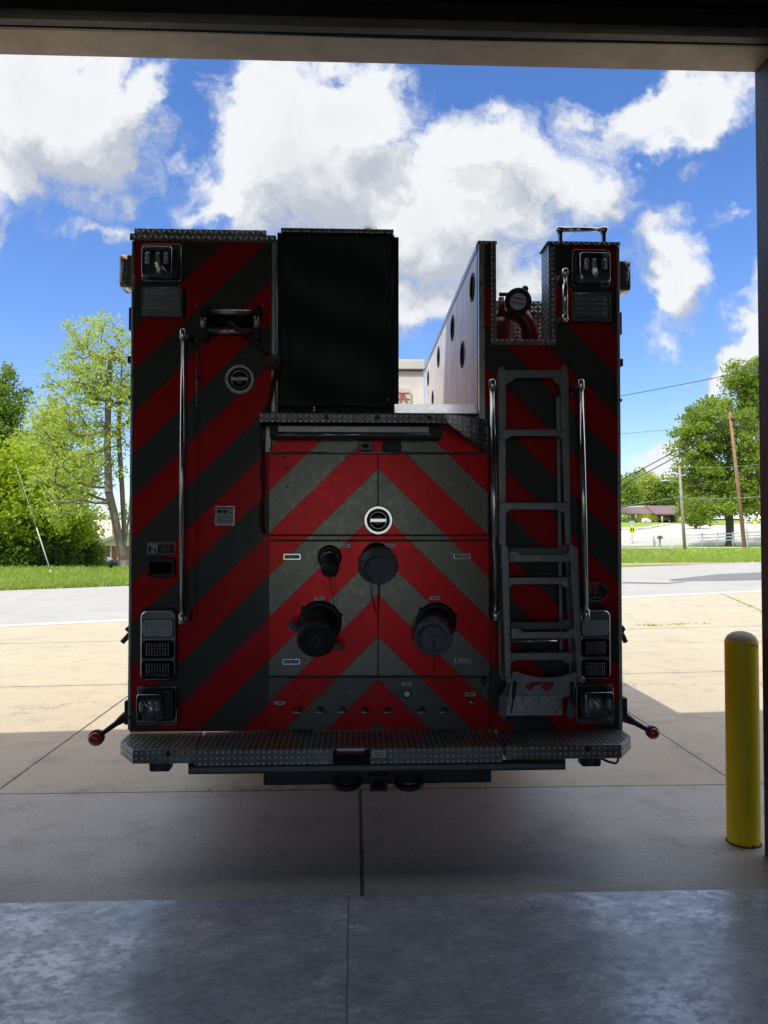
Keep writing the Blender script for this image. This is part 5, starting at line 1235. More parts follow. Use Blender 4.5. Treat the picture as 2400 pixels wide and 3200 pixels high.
tree('oak_tree', 'taller oak rising behind the wooden utility pole at the right edge', 'tree', b0,
     [[b0, Pz(2430, 1600, Yo), Pz(2425, 1480, Yo), Pz(2410, 1350, Yo), Pz(2400, 1220, Yo)]],
     [el(2350, 1175, Yo, 75, 70, .9, 4), el(2400, 1250, Yo, 110, 90, 1.2, 5), el(2330, 1290, Yo, 75, 55, .6, 3), el(2430, 1400, Yo, 130, 120, 1.4, 5), el(2380, 1560, Yo, 100, 60, .6, 4), el(2290, 1195, Yo, 35, 30, .2, 2)],
     400, 50, 1.05, .36, M['leaf_oak'], M['bark_dark'], .4, 33, twig=.03)
for (px, Y_, top, rx, lb, sd_) in ((2175, 128, 1590, 26, 'small bushy tree in front of the carport end wall', 41),):
    maple(0, px, Y_, top, 1640, rx, lb, M['leaf_oak'], 60, .4, sd_, cr=1.0)
# far woods
rs = np.random.RandomState(9); P_ = []; 
for k_ in range(900):
    x = rs.uniform(-230, 330); y = rs.uniform(205, 300); z = H(x, y); h_ = rs.uniform(6.5, 10)*(1+.12*math.sin(x*.09)+.1*math.sin(x*.031+1))
    r_ = rs.uniform(2.6, 4.6); n_ = 75 if -20 < x < 150 else 45; d = rs.normal(size=(n_, 3)); d /= np.linalg.norm(d, axis=1)[:, None]
    P_.append(np.array([x, y, z+h_-r_*.6])+d*(rs.rand(n_, 1)**.33)*np.array([r_, r_, h_*.52]))
P_ = np.vstack(P_)
wd_ = leafmesh('woods', P_, 1.15, leaf_mat('leaf_far', (.14, .23, .05), (.22, .32, .07), (.10, .17, .04), .12, .3), None, (0, 250, 0), 5, aspect=.85)
tag(wd_, 'far green woods along the hill behind the carport', kind='stuff')
for (px, Y_, top, rx, lb, sd_, ml) in ((2025, 190, 1478, 30, 'thin pale tree standing above the woods behind the carport', 51, 'leaf_pale'), (2080, 188, 1495, 32, 'darker round tree in the woods behind the street lamp', 52, 'leaf_mid'), (1965, 186, 1500, 30, 'bushy tree at the truck edge of the woods', 53, 'leaf_oak')):
    maple(0, px, Y_, top, 1600, rx, lb, M[ml], 90, .7, sd_, cr=1.9, lpc=55)
# roadside grass blades
def tufts(pts, h_, n_per, seed):
    rs_ = np.random.RandomState(seed); V = []; n_ = 0
    for (x, y) in pts:
        z = H(x, y)-.03
        for _ in range(n_per):
            a = rs_.rand()*6.28; r_ = rs_.rand()*.12; bx = x+r_*math.cos(a); by = y+r_*math.sin(a); hh = h_*(.5+rs_.rand()); w_ = .012+.01*rs_.rand(); b = rs_.rand()*6.28
            lx, ly = rs_.normal(size=2)*.35*hh
            V += [(bx-w_*math.cos(b), by-w_*math.sin(b), z), (bx+w_*math.cos(b), by+w_*math.sin(b), z), (bx+lx, by+ly, z+hh)]; n_ += 1
    return V, n_
pts = []; rg = random.Random(5)
for _ in range(5200):
    if rg.random() < .45: px, py = rg.uniform(-40, 420), 1768+(1843-1768)*rg.random()**.8
    else: px, py = rg.uniform(1930, 2420), 1712+(1758-1712)*rg.random()**.8
    g_ = G(px, py); 
    if g_.y > far_edge(g_.x)+.25: pts.append((g_.x, g_.y))
# dense fringe beside the road
for k_ in range(400):
    px = rg.uniform(-40, 420); g_ = G(px, 1846-px*.0 if px < 500 else 1760); x = g_.x; pts.append((x, far_edge(x)+rg.uniform(.15, .8)))
V, n_ = tufts(pts, .13, 7, 3)
me = bpy.data.meshes.new('verge_grass'); me.from_pydata(V, [], [(3*i, 3*i+1, 3*i+2) for i in range(n_)])
M['blade'] = leaf_mat('grass_blade', (.22, .34, .04), (.32, .42, .06), (.38, .38, .13), .6, .3); me.materials.append(M['blade'])
o = bpy.data.objects.new('verge_grass', me); COL.objects.link(o); tag(o, 'long green grass along both verges of the street', kind='stuff')
# weeds in the apron joints
pts = []
for _ in range(60):
    a = rg.random(); 
    if rg.random() < .7: q = G(1985+a*230, 1954-a*6) if rg.random() < .6 else G(2000+a*60, 1955)
    else: q = G(2270+a*130, 1862+a*60)
    pts.append((q.x+rg.gauss(0, .03), q.y+rg.gauss(0, .03)))
V, n_ = tufts(pts, .013, 4, 7); me = bpy.data.meshes.new('joint_weeds'); me.from_pydata(V, [], [(3*i, 3*i+1, 3*i+2) for i in range(n_)]); me.materials.append(M['blade'])
o = bpy.data.objects.new('joint_weeds', me); COL.objects.link(o); o.location.z = .03; tag(o, 'small weeds growing in the apron joints', kind='stuff')

# ================================================================ street furniture on the right
M['pole_brown'] = pmat('pole_wood_brown', (.27, .15, .085), .85, 0, .25, 3, .5, 20)
M['pole_grey'] = pmat('pole_wood_grey', (.30, .26, .22), .85, 0, .25, 3, .5, 20)
M['wire'] = pmat('wire_black', (.02, .02, .025), .6)
M['wire_pale'] = pmat('wire_pale', (.35, .36, .36), .5, .5)
M['white_wood'] = pmat('white_paint', (.72, .72, .70), .6, 0, .06, 3)
M['brick'] = None
m, t = newmat('brick_wall'); uv = t.tc('UV'); bt = t.n('ShaderNodeTexBrick'); t.put(bt.inputs['Vector'], uv); bt.inputs['Scale'].default_value = 4.0
t.put(bt.inputs['Color1'], (.26, .085, .05)); t.put(bt.inputs['Color2'], (.34, .13, .075)); t.put(bt.inputs['Mortar'], (.35, .30, .26)); bt.inputs['Mortar Size'].default_value = .015
finish(t, bt.outputs[0], .85, 0); M['brick'] = m
m, t = newmat('tan_brick_wall'); uv = t.tc('UV'); bt = t.n('ShaderNodeTexBrick'); t.put(bt.inputs['Vector'], uv); bt.inputs['Scale'].default_value = 3.0
t.put(bt.inputs['Color1'], (.34, .20, .13)); t.put(bt.inputs['Color2'], (.40, .25, .17)); t.put(bt.inputs['Mortar'], (.40, .34, .3)); finish(t, bt.outputs[0], .85, 0); M['tan_brick'] = m
m, t = newmat('standing_seam_roof'); c = t.tc('UV'); U, V_, _ = t.sep(c); sm_ = t.ss(t.m('ABSOLUTE', t.m('SUBTRACT', t.m('FRACT', t.m('DIVIDE', U, .5)), .5)), .44, .5)
finish(t, t.mix(t.m('MULTIPLY', sm_, .5), (.21, .13, .125), (.10, .06, .06)), .45, .2, t.bump(sm_, .6, .03)); M['roof_brown'] = m
M['roof_tan'] = pmat('shingles_tan', (.50, .42, .33), .9, 0, .15, 3, .5, 20)
M['siding'] = pmat('pale_siding', (.62, .63, .60), .7, 0, .06, 3)
M['blue_bin'] = pmat('blue_plastic', (.02, .06, .42), .4, 0, .1, 4)
M['car_gray'] = pmat('car_grey', (.09, .11, .12), .3, .5, .05, 3, Coat_Weight=.5)
M['post_brick'] = pmat('post_brick', (.22, .13, .09), .8, 0, .2, 8)
M['dark_in'] = pmat('dark_interior', (.06, .045, .035), .8)
M['yellow_post'] = pmat('yellow_post', (.75, .50, .03), .5)
M['sign_lime'] = pmat('lime_sign', (.62, .85, .02), .4)
M['stone'] = pmat('white_stone', (.52, .49, .44), .9, 0, .15, 1)
M['galv'] = pmat('galvanised', (.45, .46, .46), .45, .6)

def pole(name, label, pbase, ptop, Y_, r0, r1, mat):
    b_ = A(pbase[0], pbase[1], Y_); b_.z = H(b_.x, b_.y)-.03; t_ = A(ptop[0], ptop[1], Y_)
    root = empty(name, b_, label, 'utility pole', 'utility poles across the street')
    build(MB().tube([b_, b_.lerp(t_, .5), t_], [r0, (r0+r1)/2, r1], 14), 'pole', mat, root); return root, t_
pl1, t1 = pole('utility_pole', 'brown leaning wooden utility pole in front of the big oak', (2327, 1706), (2281, 1289), 72, .20, .13, M['pole_brown'])
build(MB().tube([t1-Vector((0, .2, .55)), t1-Vector((-.35, .2, .85))], .10, 10), 'insulator', M['wire'], pl1)
pl2, t2 = pole('utility_pole', 'thin grey utility pole with crossarm and street lamp', (2140, 1716), (2123, 1456), 67, .15, .10, M['pole_grey'])
a = A(2092, 1463, 67); b = A(2158, 1460, 67); build(MB().tube([a, b], .05, 8), 'crossarm', M['pole_grey'], pl2)
for f_ in (.05, .3, .72, .95): q = a.lerp(b, f_); build(MB().tube([q, q+Vector((0, 0, .22))], .04, 8), 'insulator', M['siding'], pl2)
build(MB().tube([A(2130, 1478, 67), A(2150, 1462, 67)], .03, 6), 'brace', M['pole_grey'], pl2)
la = [A(2125, 1512, 67), A(2112, 1504, 67), A(2100, 1500, 67), A(2085, 1501, 67)]
build(MB().tube(la, .028, 8), 'lamp_arm', M['galv'], pl2)
build(MB().tube([A(2086, 1501, 67), A(2080, 1501.5, 67), A(2066, 1503, 67)], [.06, .13, .08], 12, flat=.5), 'lamp_head', M['siding'], pl2)
def wire(label, p, q, sag, r_, mat='wire', name='overhead_wire'):
    p, q = Vector(p), Vector(q); pts = [p.lerp(q, i/24)+Vector((0, 0, -sag*4*(i/24)*(1-i/24))) for i in range(25)]
    o_ = build(MB().tube(pts, r_, 6), name, M[mat], loc=p); tag(o_, label, 'cable', 'overhead wires across the street')
tw = A(2281, 1309, 72); tw2 = A(2281, 1330, 72)
wire('upper thick black cable sloping down left from the brown leaning pole', tw, A(1500, 1680, 120)+Vector((0, 0, 1.0)), 1.6, .05)
wire('lower thick black cable sloping down left from the brown leaning pole', tw2, A(1500, 1700, 120)+Vector((0, 0, 1.0)), 1.5, .05)
wire('cable running level to the right from the top of the brown leaning pole', tw+Vector((.1, 0, 0)), A(2700, 1298, 60), .3, .05)
wire('lower cable running level to the right from the brown leaning pole', tw2+Vector((.1, 0, 0)), A(2700, 1340, 60), .3, .05)
wire('highest thin black wire rising to the right across the blue sky', A(1600, 1290, 62), A(2560, 1110, 40), .25, .022)
wire('thin wire below the highest one crossing the white cloud', A(1600, 1378, 110), A(2500, 1300, 80), .3, .025)
wire('pale low wire running from the grey pole past the oak', A(2126, 1555, 67), A(2600, 1528, 50), .3, .022, 'wire_pale')
wire('pale low wire running left from the grey pole over the carport', A(2126, 1553, 67), A(1700, 1600, 100), .3, .022, 'wire_pale')
wire('pale thin wire rising to the right from the crossarm of the grey pole', A(2158, 1459, 67), A(2600, 1400, 50), .5, .02, 'wire_pale')
# pale guard and guy wire at the left
q0 = G(159, 1787); q0.z = H(q0.x, q0.y); q1 = A(85, 1560, q0.y+1.0)
gw = build(MB().tube([q0, q0.lerp(q1, .6)], .024, 8).tube([q0.lerp(q1, .5), q1, q1+(q1-q0)*.5], .009, 6), 'guy_wire', pmat('guy_guard', (.36, .42, .36), .6), loc=q0)
tag(gw, 'slanting guy wire with pale guard in front of the left maples', 'guy wire')
build(MB().lathe((q0.x, q0.y, q0.z-.02), (0, 0, 1), [(0, .08), (.04, .07), (.10, .03)], 10), 'anchor', M['galv'], gw)
# pedestrian sign
Ys = 88; c_ = A(1975, 1655, Ys); kk = Ys/F; zb0 = H(c_.x, Ys)
sg = empty('crossing_sign', (c_.x, Ys, zb0), 'lime yellow pentagon school crossing sign on a thin post beside the lot', 'road sign')
build(MB().tube([(c_.x, Ys, zb0), (c_.x, Ys, A(0, 1628, Ys).z)], .045, 8), 'post', M['galv'], sg)
build(MB().lathe((c_.x, Ys, zb0), (0, 0, 1), [(0, .22), (.12, .18), (.25, .10)], 12), 'post_base', M['galv'], sg)
pen = [(c_.x, c_.z+.42), (c_.x+.42, c_.z+.1), (c_.x+.38, c_.z-.38), (c_.x-.38, c_.z-.38), (c_.x-.42, c_.z+.1)]
build(MB().prism(pen, Ys-.08, Ys-.06), 'sign_face', M['sign_lime'], sg)
mb = MB()
for s_ in (-.13, .12):
    x_ = c_.x+s_; z_ = c_.z
    mb.prism([(x_-.03, z_+.19), (x_+.03, z_+.19), (x_+.03, z_+.25), (x_-.03, z_+.25)], Ys-.09, Ys-.082)
    mb.prism([(x_-.06, z_+.17), (x_+.06, z_+.17), (x_+.10, z_-.02), (x_+.05, z_-.04), (x_+.10, z_-.27), (x_+.04, z_-.27), (x_, z_-.08), (x_-.05, z_-.27), (x_-.11, z_-.27), (x_-.05, z_-.04), (x_-.10, z_)], Ys-.09, Ys-.082)
build(mb, 'walking_figures', M['black_label'], sg)
a = A(1966, 1628, Ys); b = A(1983, 1637, Ys); build(MB().box(a.x, b.x, Ys-.06, Ys-.04, b.z, a.z), 'plaque', pmat('pale_blue_plaque', (.35, .50, .58), .5), sg)
# white fence: sections of post and rails
Yf_ = 80.0
fen = empty('rail_fence', (A(2150, 1706, Yf_).x, Yf_, 0), 'white three rail fence along the lot left of the oak', 'fence')
posts = [(2146, 1701), (2194, 1699), (2241, 1697), (2290, 1695), (2337, 1692), (2385, 1690), (2432, 1688)]
for (px, py) in posts:
    p = A(px, py, Yf_); z0 = H(p.x, Yf_); h_ = p.z+1.12; build(MB().box(p.x-.07, p.x+.07, Yf_-.07, Yf_+.07, z0, h_), 'post', M['white_wood'], fen)
for dz in (12, 22, 32):
    mb = MB()
    for (a_, b_) in zip(posts[:-1], posts[1:]):
        p, q = A(a_[0], a_[1]-dz+4, Yf_), A(b_[0], b_[1]-dz+4, Yf_); mb.prism([(p.x+.07, p.z-.06), (q.x-.07, q.z-.06), (q.x-.07, q.z+.06), (p.x+.07, p.z+.06)], Yf_-.02, Yf_+.02)
    build(mb, 'rail', M['white_wood'], fen)
Yg = 79.0
fn2 = empty('rail_fence', (A(2070, 1706, Yg).x, Yg, 0), 'short white fence section beside the mailbox', 'fence')
for px, hgt, w_ in ((2048, 31, .14), (2099, 30, .12)):
    p = A(px, 1707, Yg); build(MB().box(p.x-w_, p.x+w_, Yg-.09, Yg+.09, H(p.x, Yg), 1.6-(1707-hgt-1660)/F*Yg), 'post', M['white_wood'], fn2)
p = A(2043, 1707, Yg-.3); build(MB().box(p.x-.04, p.x+.04, Yg-.34, Yg-.26, 0, 1.05), 'post', M['pole_grey'], fn2)
p, q = A(2048, 1690, Yg), A(2099, 1690, Yg)
for z_ in (.95, .55, .2): build(MB().box(p.x+.15, q.x-.13, Yg-.02, Yg+.02, z_, z_+.07), 'rail', M['white_wood'], fn2)
x_ = A(2075, 1700, Yg).x; build(MB().box(x_-.05, x_+.05, Yg-.05, Yg+.05, 0, .93), 'post', M['white_wood'], fn2)
# mailbox
c_ = A(2063, 1707, 77.5); mbx_ = empty('mailbox', (c_.x, 77.5, 0), 'grey mailbox on a wooden post beside the short white fence', 'mailbox')
build(MB().box(c_.x-.09, c_.x+.05, 77.45, 77.6, 0, .82), 'post', M['pole_grey'], mbx_)
build(MB().prism([(c_.x-.17, .80), (c_.x+.17, .80), (c_.x+.17, 1.02), (c_.x+.12, 1.10), (c_.x, 1.14), (c_.x-.12, 1.10), (c_.x-.17, 1.02)], 77.25, 77.8), 'box', M['dark_steel'], mbx_, bevel=.01)
build(MB().box(c_.x+.172, c_.x+.182, 77.5, 77.6, .95, 1.12), 'flag', M['clutch_red'], mbx_)
# thin pale post by the brown pole
c_ = A(2340, 1706, 71); gp = build(MB().tube([(c_.x, 71, H(c_.x, 71)), (c_.x-.35, 71, 2.9)], .045, 8), 'guard_post', M['galv'], loc=(c_.x, 71, 0)); tag(gp, 'thin pale post leaning just right of the brown utility pole', 'post')
build(MB().sphere((c_.x-.35, 71, 2.92), .07, 10, 6), 'post_cap', M['galv'], gp)

# ================================================================ carport building
Yc = 160.0
def C(px, py, dy=0): return A(px, py, Yc+dy)
zg = C(2050, 1632).z
cp_ = empty('carport_building', (C(2050, 1632).x, Yc, zg), 'low brown roofed carport building across the lot with a car inside', 'building')
def hx(px): return C(px, 1600).x
ze = C(2000, 1604).z; zr = C(2000, 1581).z
# hipped front canopy, then the wider wing
mb = MB(); X0, X1, X2, X3 = hx(1964), hx(2040), hx(2131), hx(2146)
mb.add([(X0, Yc, ze), (X1+.5, Yc, ze), (X1+.5, Yc+6, zr), (hx(1976), Yc+6, zr), (X0, Yc+12, ze), (X1+.5, Yc+12, ze)], [(0, 1, 2, 3), (0, 3, 4), (3, 2, 5, 4), (0, 1, 5, 4)])
build(mb, 'canopy_roof', M['roof_brown'], cp_)
mb = MB(); mb.add([(X1, Yc-1.5, ze-.1), (X3-.3, Yc-1.5, ze-.1), (X3-.3, Yc+5, zr+.25), (hx(2047), Yc+5, zr+.25), (X1, Yc+14, ze), (X3-.3, Yc+14, ze)], [(0, 1, 2, 3), (0, 3, 4), (3, 2, 5, 4), (0, 1, 5, 4)])
build(mb, 'roof', M['roof_brown'], cp_)
build(MB().box(X0-.05, X1, Yc-.06, Yc+.06, ze-.28, ze).box(X1, X3-.25, Yc-1.58, Yc-1.46, ze-.38, ze-.1), 'fascia', M['roof_brown'], cp_)
for px in (1979, 2000, 2022): 
    for dy in (.4,) if px != 2022 else (8,):
        x_ = hx(px); build(MB().box(x_-.28, x_+.28, Yc+dy, Yc+dy+.5, zg-.5, ze), 'brick_post', M['post_brick'], cp_)
for px in (2047,): x_ = hx(px); build(MB().box(x_-.32, x_+.32, Yc-.8, Yc-.2, zg-.5, ze), 'brick_post', M['post_brick'], cp_)
build(MB().box(hx(2037), hx(2111), Yc+7, Yc+7.3, zg-.5, ze), 'wall', M['dark_in'], cp_)
build(MB().box(hx(2036), hx(2037.5), Yc-.3, Yc+7, zg-.5, ze), 'wall', M['dark_in'], cp_)
build(MB().box(hx(2108), hx(2146)-.1, Yc-.2, Yc+8, zg-.5, ze-.02), 'wall', M['tan_brick'], cp_)
dr_ = build(MB().box(hx(2115), hx(2130), Yc-.26, Yc-.2, zg, C(0, 1606).z), 'door', M['siding'], cp_)
wr = build(MB().tube([(hx(2122.5)+.28*math.cos(a), Yc-.30, zg+1.6+.28*math.sin(a)) for a in np.linspace(0, 2*PI, 17)], .05, 6), 'wreath', M['leaf_dark'], dr_)
build(MB().box(hx(2078), hx(2146)+1.5, Yc+16, Yc+26, zr-.2, zr+.6), 'flat_roof', M['siding'], cp_)
build(MB().box(hx(2146), hx(2165), Yc+3, Yc+12, zg-.5, zg+2.3), 'wall', M['tan_brick'], cp_)
# car under the carport, seen from behind at an angle
cx = hx(2078); car = empty('parked_car', (cx, Yc+1.0, zg), 'dark grey estate car parked inside the carport', 'car'); car.rotation_euler = (0, 0, 0)
def cb_(poly, a, b, name, mat, par=car, bv=0): return build(MB().prism([(cx+p[0], zg+p[1]) for p in poly], Yc+1+a, Yc+1+b), name, mat, par, bevel=bv)
bdy = cb_([(-2.35, .45), (-2.30, .85), (-1.75, 1.0), (-1.2, 1.08), (2.1, 1.05), (2.2, .6), (2.15, .35), (-2.2, .3)], 0, 1.8, 'body', M['car_gray'], bv=.08)
cb_([(-1.35, 1.05), (-.65, 1.56), (1.55, 1.58), (2.05, 1.05)], .1, 1.7, 'cabin', M['car_gray'], bv=.06)
for poly in ([(-1.15, 1.1), (-.6, 1.48), (.1, 1.5), (.1, 1.1)], [(.2, 1.1), (.2, 1.5), (1.1, 1.5), (1.2, 1.1)], [(1.3, 1.1), (1.2, 1.5), (1.5, 1.5), (1.85, 1.1)]): cb_(poly, .07, .10, 'side_window', M['glass_dark'])
for x_ in (-1.45, 1.35):
    build(MB().lathe((cx+x_, Yc+.97, zg+.33), (0, 1, 0), [(0, .33), (.22, .33)], 20), 'wheel', M['tyre'], car); build(MB().lathe((cx+x_, Yc+.95, zg+.33), (0, 1, 0), [(0, .2), (.02, .2)], 14), 'rim', M['lamp_chrome'], car)
build(MB().box(cx+2.18, cx+2.22, Yc+1.1, Yc+1.4, zg+.75, zg+.95), 'tail_lamp', M['clutch_red'], car)
# yellow guard posts, bins, stones, shrubs, lawn islands
for px, lb in ((2056, 'yellow guard post left of the parked car'), (2112, 'yellow guard post right of the parked car')):
    x_ = hx(px); o_ = build(MB().lathe((x_, Yc-2.2, zg-.2), (0, 0, 1), [(0, .17), (1.3, .17), (1.38, .12), (1.4, 0)], 14), 'guard_post', M['yellow_post'], loc=(x_, Yc-2.2, zg-.2)); tag(o_, lb, 'guard post', 'yellow guard posts at the carport')
for px, lb in ((2140, 'left blue recycling bin behind the grey pole'), (2149, 'right blue recycling bin beside the brick wall')):
    x_ = hx(px); r_ = empty('recycling_bin', (x_, Yc-2, zg-.1), lb, 'bin', 'blue bins at the carport')
    build(MB().prism([(x_-.30, zg), (x_+.30, zg), (x_+.38, zg+1.05), (x_-.38, zg+1.05)], Yc-2.3, Yc-1.6), 'bin_body', M['blue_bin'], r_, bevel=.02)
    build(MB().box(x_-.41, x_+.41, Yc-2.38, Yc-1.55, zg+1.055, zg+1.15), 'lid', M['blue_bin'], r_, bevel=.03)
def gsurf(name, pts_t, pts_b, mat, dz, label):
    a = [GH(*p) for p in pts_t]; b = [GH(*p) for p in pts_b]; surface(name, polyline(a), polyline(b), 14, 3, mat, dz, label=label)
gsurf('lawn', [(1920, 1634), (2000, 1633), (2070, 1634), (2087, 1638)], [(1920, 1654), (2000, 1652), (2060, 1646), (2087, 1640)], M['grass'], .05, 'lawn island in front of the carport')
gsurf('lawn', [(2150, 1634), (2200, 1634), (2275, 1636)], [(2150, 1635), (2200, 1640), (2275, 1641)], M['grass'], .05, 'lawn strip behind the oak')
ico = bpy.data.meshes.new('stone'); bm = bmesh.new(); bmesh.ops.create_icosphere(bm, subdivisions=2, radius=1)
rr_ = random.Random(2)
for v_ in bm.verts: v_.co *= rr_.uniform(.8, 1.15)
bm.to_mesh(ico); bm.free(); ico.materials.append(M['stone'])
for i in range(30):
    f_ = i/29; px = 1925+f_*165; py = 1655.5-f_*2 if f_ < .5 else 1654.5-(f_-.5)*30
    p = GH(px, py); o_ = bpy.data.objects.new('edging_stone', ico); COL.objects.link(o_); o_.location = (p.x, p.y, p.z+.1); s_ = rr_.uniform(.28, .5); o_.scale = (s_*1.3, s_, s_*.7); o_.rotation_euler.z = rr_.random()*6
    tag(o_, 'one of the white edging stones lining the lawn before the carport', 'stone', 'white stones edging the carport lawn')
for (px, py, s_, lb) in ((1984, 1629, 1.0, 'tan boulder beside the left carport post'), (1992, 1629, .7, 'small pale boulder beside the tan boulder'), (2306, 1641, 1.5, 'white boulder right of the oak trunk'), (2352, 1640, 1.2, 'white boulder beside the yellow banner')):
    p = C(px, py); o_ = bpy.data.objects.new('boulder', ico); COL.objects.link(o_); o_.location = (p.x, Yc-6, GH(px, py+3).z if 0 else H(p.x, Yc-6)+.3); o_.scale = (s_, s_*.8, s_*.8); tag(o_, lb, 'boulder')
def bush(px, py, Y_, r_, lb, mat, sd_):
    p = A(px, py, Y_); z_ = H(p.x, Y_); rs_ = np.random.RandomState(sd_); d = rs_.normal(size=(700, 3)); d /= np.linalg.norm(d, axis=1)[:, None]
    root = empty('bush', (p.x, Y_, z_), lb, 'bush', 'bushes around the carport')
    leafmesh('crown', np.array([p.x, Y_, z_+r_*.6])+d*(rs_.rand(700, 1)**.3)*np.array([r_*1.5, r_, r_*.75]), .25, mat, root, (p.x, Y_, z_), sd_)
    build(MB().tube([(p.x, Y_, z_-.1), (p.x+.05, Y_, z_+r_*.6)], .06, 6), 'trunk', M['bark_dark'], root)
bush(2022, 1630, Yc-1.5, 1.6, 'trimmed light green bush between the carport posts', M['leaf_bright'], 61)
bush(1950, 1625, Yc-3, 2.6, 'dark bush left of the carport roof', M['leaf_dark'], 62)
# long low brick building behind the oak
Yl = 175.0; zz = A(2200, 1634, Yl).z
lb_ = empty('brick_hall', (A(2270, 1634, Yl).x, Yl, zz), 'long low brick hall with pale roof behind the oak trunk', 'building')
xa_, xb_ = A(2185, 1634, Yl).x, A(2480, 1634, Yl).x
build(MB().box(xa_, xb_, Yl, Yl+12, zz-1, A(0, 1621, Yl).z), 'wall', M['tan_brick'], lb_)
zt1, zt2 = A(0, 1620, Yl).z, A(0, 1596, Yl).z
build(MB().prism([(Yl-.6, zt1), (Yl+6, zt2), (Yl+12.6, zt1)], xa_-.5, xb_+.5, 'x'), 'roof', M['siding'], lb_)
for k_ in range(9):
    x_ = xa_+3+k_*2.6; build(MB().box(x_, x_+1.1, Yl-.05, Yl+.02, zz+.5, zz+1.2), 'window', M['glass_dark'], lb_)
# banner sign at the right
Yb_ = 150; a = A(2352, 1622, Yb_); b = A(2364, 1640, Yb_); bn = empty('banner_sign', (a.x, Yb_, H(a.x, Yb_)), 'small yellow banner on two posts at the lot edge', 'sign')
build(MB().box(a.x, b.x, Yb_, Yb_+.03, b.z, a.z), 'banner', M['sign_lime'], bn); build(MB().tube([(a.x-.05, Yb_, H(a.x, Yb_)), (a.x-.05, Yb_, a.z+.1)], .05, 6), 'post', M['post_brick'], bn); build(MB().tube([(b.x+.05, Yb_, H(a.x, Yb_)), (b.x+.05, Yb_, a.z+.1)], .05, 6), 'post', M['post_brick'], bn)
# far thin lamp pole left of the carport
c_ = A(1972, 1600, 185); fp_ = build(MB().tube([(c_.x, 185, H(c_.x, 185)), (c_.x, 185, A(0, 1562, 185).z)], .12, 8), 'yard_pole', M['galv'], loc=(c_.x, 185, 0)); tag(fp_, 'far thin pole with a lamp behind the carport roof', 'pole')
build(MB().sphere((c_.x-.3, 185, A(0, 1563, 185).z), .35, 10, 6), 'lamp_head', M['siding'], fp_)

# ================================================================ brick house at the left
Yh = 60.0
def Hh(px, py, dy=0): return A(px, py, Yh+dy)
gz_ = Hh(340, 1764).z-.3
hs_ = empty('brick_house', (Hh(345, 1764).x, Yh, gz_), 'red brick house with white gable behind the pale tree trunk', 'house')
def hX(px, dy=0): return Hh(px, 1700, dy).x
zE = Hh(300, 1697).z; zA = Hh(400, 1650).z
build(MB().box(hX(306), hX(351), Yh+.6, Yh+1.0, gz_-1, zE), 'brick_wall', M['brick'], hs_)
build(MB().box(hX(351)+.01, hX(470), Yh-.2, Yh+.2, gz_-1, zE-.1), 'brick_wall', M['brick'], hs_)
build(MB().box(hX(306), hX(308), Yh+1.0, Yh+9, gz_-1, zE), 'brick_wall', M['brick'], hs_)
build(MB().tube([(hX(351), Yh-.35, gz_-1), (hX(351), Yh-.35, zE-.1)], .06, 8), 'downpipe', M['siding'], hs_)
mb = MB().prism([(hX(302), zE+.0), (hX(480), zE+1.55), (hX(480), zE+1.35), (hX(306), zE-.22)], Yh-1.0, Yh-.9); mb.prism([(hX(306), zE-.2), (hX(480), zE-.25), (hX(480), zE+1.3)], Yh-.4, Yh-.3); build(mb, 'gable', M['siding'], hs_)
mb = MB().prism([(hX(288), zE-.1), (hX(480), zE+1.70), (hX(480), zE+1.56), (hX(290), zE-.2)], Yh-1.1, Yh+10); build(mb, 'roof', M['roof_tan'], hs_)
build(MB().box(hX(350, 3), hX(362, 3), Yh+3, Yh+3.5, zE, Hh(0, 1629, 3).z), 'chimney', M['brick'], hs_)
# larger pale roofed house further back
Y2 = 78; ap = A(330, 1640, Y2); h2 = empty('tan_roof_house', (ap.x, Y2, -3), 'house with a wide tan shingle roof behind the brick house', 'house')
xq0, xq1 = A(215, 1690, Y2).x, A(560, 1690, Y2).x; ze_, zr_ = A(0, 1700, Y2).z, A(0, 1622, Y2).z
build(MB().box(xq0+.5, xq1-.5, Y2, Y2+10, -4, ze_), 'wall', M['siding'], h2); build(MB().prism([(Y2-.6, ze_), (Y2+5, zr_), (Y2+10.6, ze_)], xq0, xq1, 'x'), 'roof', M['roof_tan'], h2)
for k_ in range(3): x_ = xq0+1.5+k_*2.2; build(MB().box(x_, x_+1, Y2-.05, Y2+.01, ze_-1.8, ze_-.7), 'window', M['glass_dark'], h2)
# clutter in the yard
Yk = 50.0
def K(px, py, dy=0): return A(px, py, Yk+dy)
def gk(px, py): return K(px, py).z
c_ = K(243, 1752); pn = build(MB().add([K(229, 1758), K(243, 1740), K(259, 1748), K(246, 1762), K(229, 1758, .03), K(243, 1740, .03), K(259, 1748, .03), K(246, 1762, .03)], [(0, 1, 2, 3), (7, 6, 5, 4), (0, 1, 5, 4), (1, 2, 6, 5), (2, 3, 7, 6), (3, 0, 4, 7)]), 'tarp', pmat('blue_panel', (.22, .38, .62), .35), loc=(c_.x, Yk, c_.z)); tag(pn, 'tilted blue tarp sheet standing in the shade beside the dark bush', 'tarp')
build(MB().tube([K(236, 1758), K(236, 1772)], .04, 6).tube([K(250, 1758), K(250, 1772)], .04, 6), 'leg', M['black_plastic'], pn)
lad = empty('step_ladder', K(372, 1762), 'pale step ladder leaning at the brick house wall', 'ladder')
for (a, b) in (((364, 1764), (373, 1722)), ((379, 1764), (375, 1722))): build(MB().tube([K(a[0], a[1], 4), K(b[0], b[1], 4)], .04, 6), 'rail', M['siding'], lad)
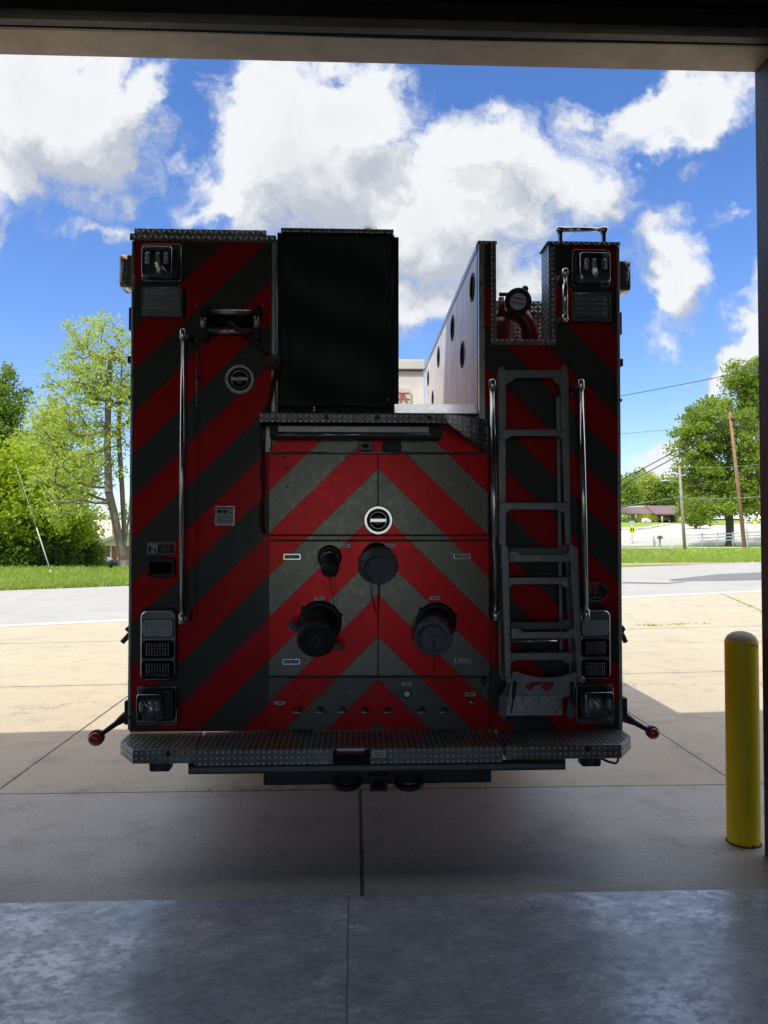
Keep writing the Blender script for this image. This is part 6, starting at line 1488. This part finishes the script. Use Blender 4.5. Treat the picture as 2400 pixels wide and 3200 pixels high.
for f_ in (.15, .35, .55, .75): build(MB().tube([K(364+9*f_, 1764-42*f_, 4), K(379-4*f_, 1764-42*f_, 4)], .03, 6), 'rung', M['siding'], lad)
tb = empty('yard_table', K(322, 1762), 'low dark table with odds and ends in front of the brick house', 'table')
a, b = K(300, 1763), K(346, 1763); build(MB().box(a.x, b.x, Yk, Yk+.8, a.z-.04, a.z+.03), 'tabletop', M['black_plastic'], tb)
for px in (303, 343): q = K(px, 1763); build(MB().box(q.x-.03, q.x+.03, Yk+.1, Yk+.16, a.z-.7, a.z-.045), 'leg', M['black_plastic'], tb)
for (px, py, r_, mt, nm_, lb) in ((315, 1757, .12, 'leaf_pale', 'plant_pot', 'small green pot on the yard table'), (338, 1750, .22, 'siding', 'cloth_bundle', 'white crumpled bundle on the yard table'), (357, 1763, .35, 'black_plastic', 'black_bag', 'black rubbish bag right of the yard table'), (312, 1776, .2, 'blue_bin', 'blue_tub', 'dark blue tub in the grass below the table'), (323, 1775, .14, 'yellow_post', 'orange_bucket', 'small orange bucket in the grass'), (297, 1778, .17, 'siding', 'white_sack', 'white sack in the grass left of the blue tub')):
    q = K(px, py); mb = MB().sphere(q, r_, 14, 9, (1.2, 1, .8)); 
    rq_ = random.Random(int(px)); mb.v = [(v0[0]+rq_.uniform(-.12, .12)*r_, v0[1]+rq_.uniform(-.12, .12)*r_, v0[2]+rq_.uniform(-.12, .12)*r_) for v0 in mb.v]
    o_ = build(mb, nm_, M[mt], loc=q); tag(o_, lb, nm_.replace('_', ' '))
# lettering becomes plain mesh
for o in [q for q in bpy.data.objects if q.type == 'FONT']: o.data.resolution_u = 4
bpy.context.view_layer.update(); dg = bpy.context.evaluated_depsgraph_get()
for o in [q for q in bpy.data.objects if q.type == 'FONT']:
    me = bpy.data.meshes.new_from_object(o.evaluated_get(dg)); n_ = bpy.data.objects.new('lettering', me); COL.objects.link(n_)
    n_.parent = o.parent; n_.location = o.location; n_.rotation_euler = o.rotation_euler; n_.scale = o.scale; bpy.data.objects.remove(o)
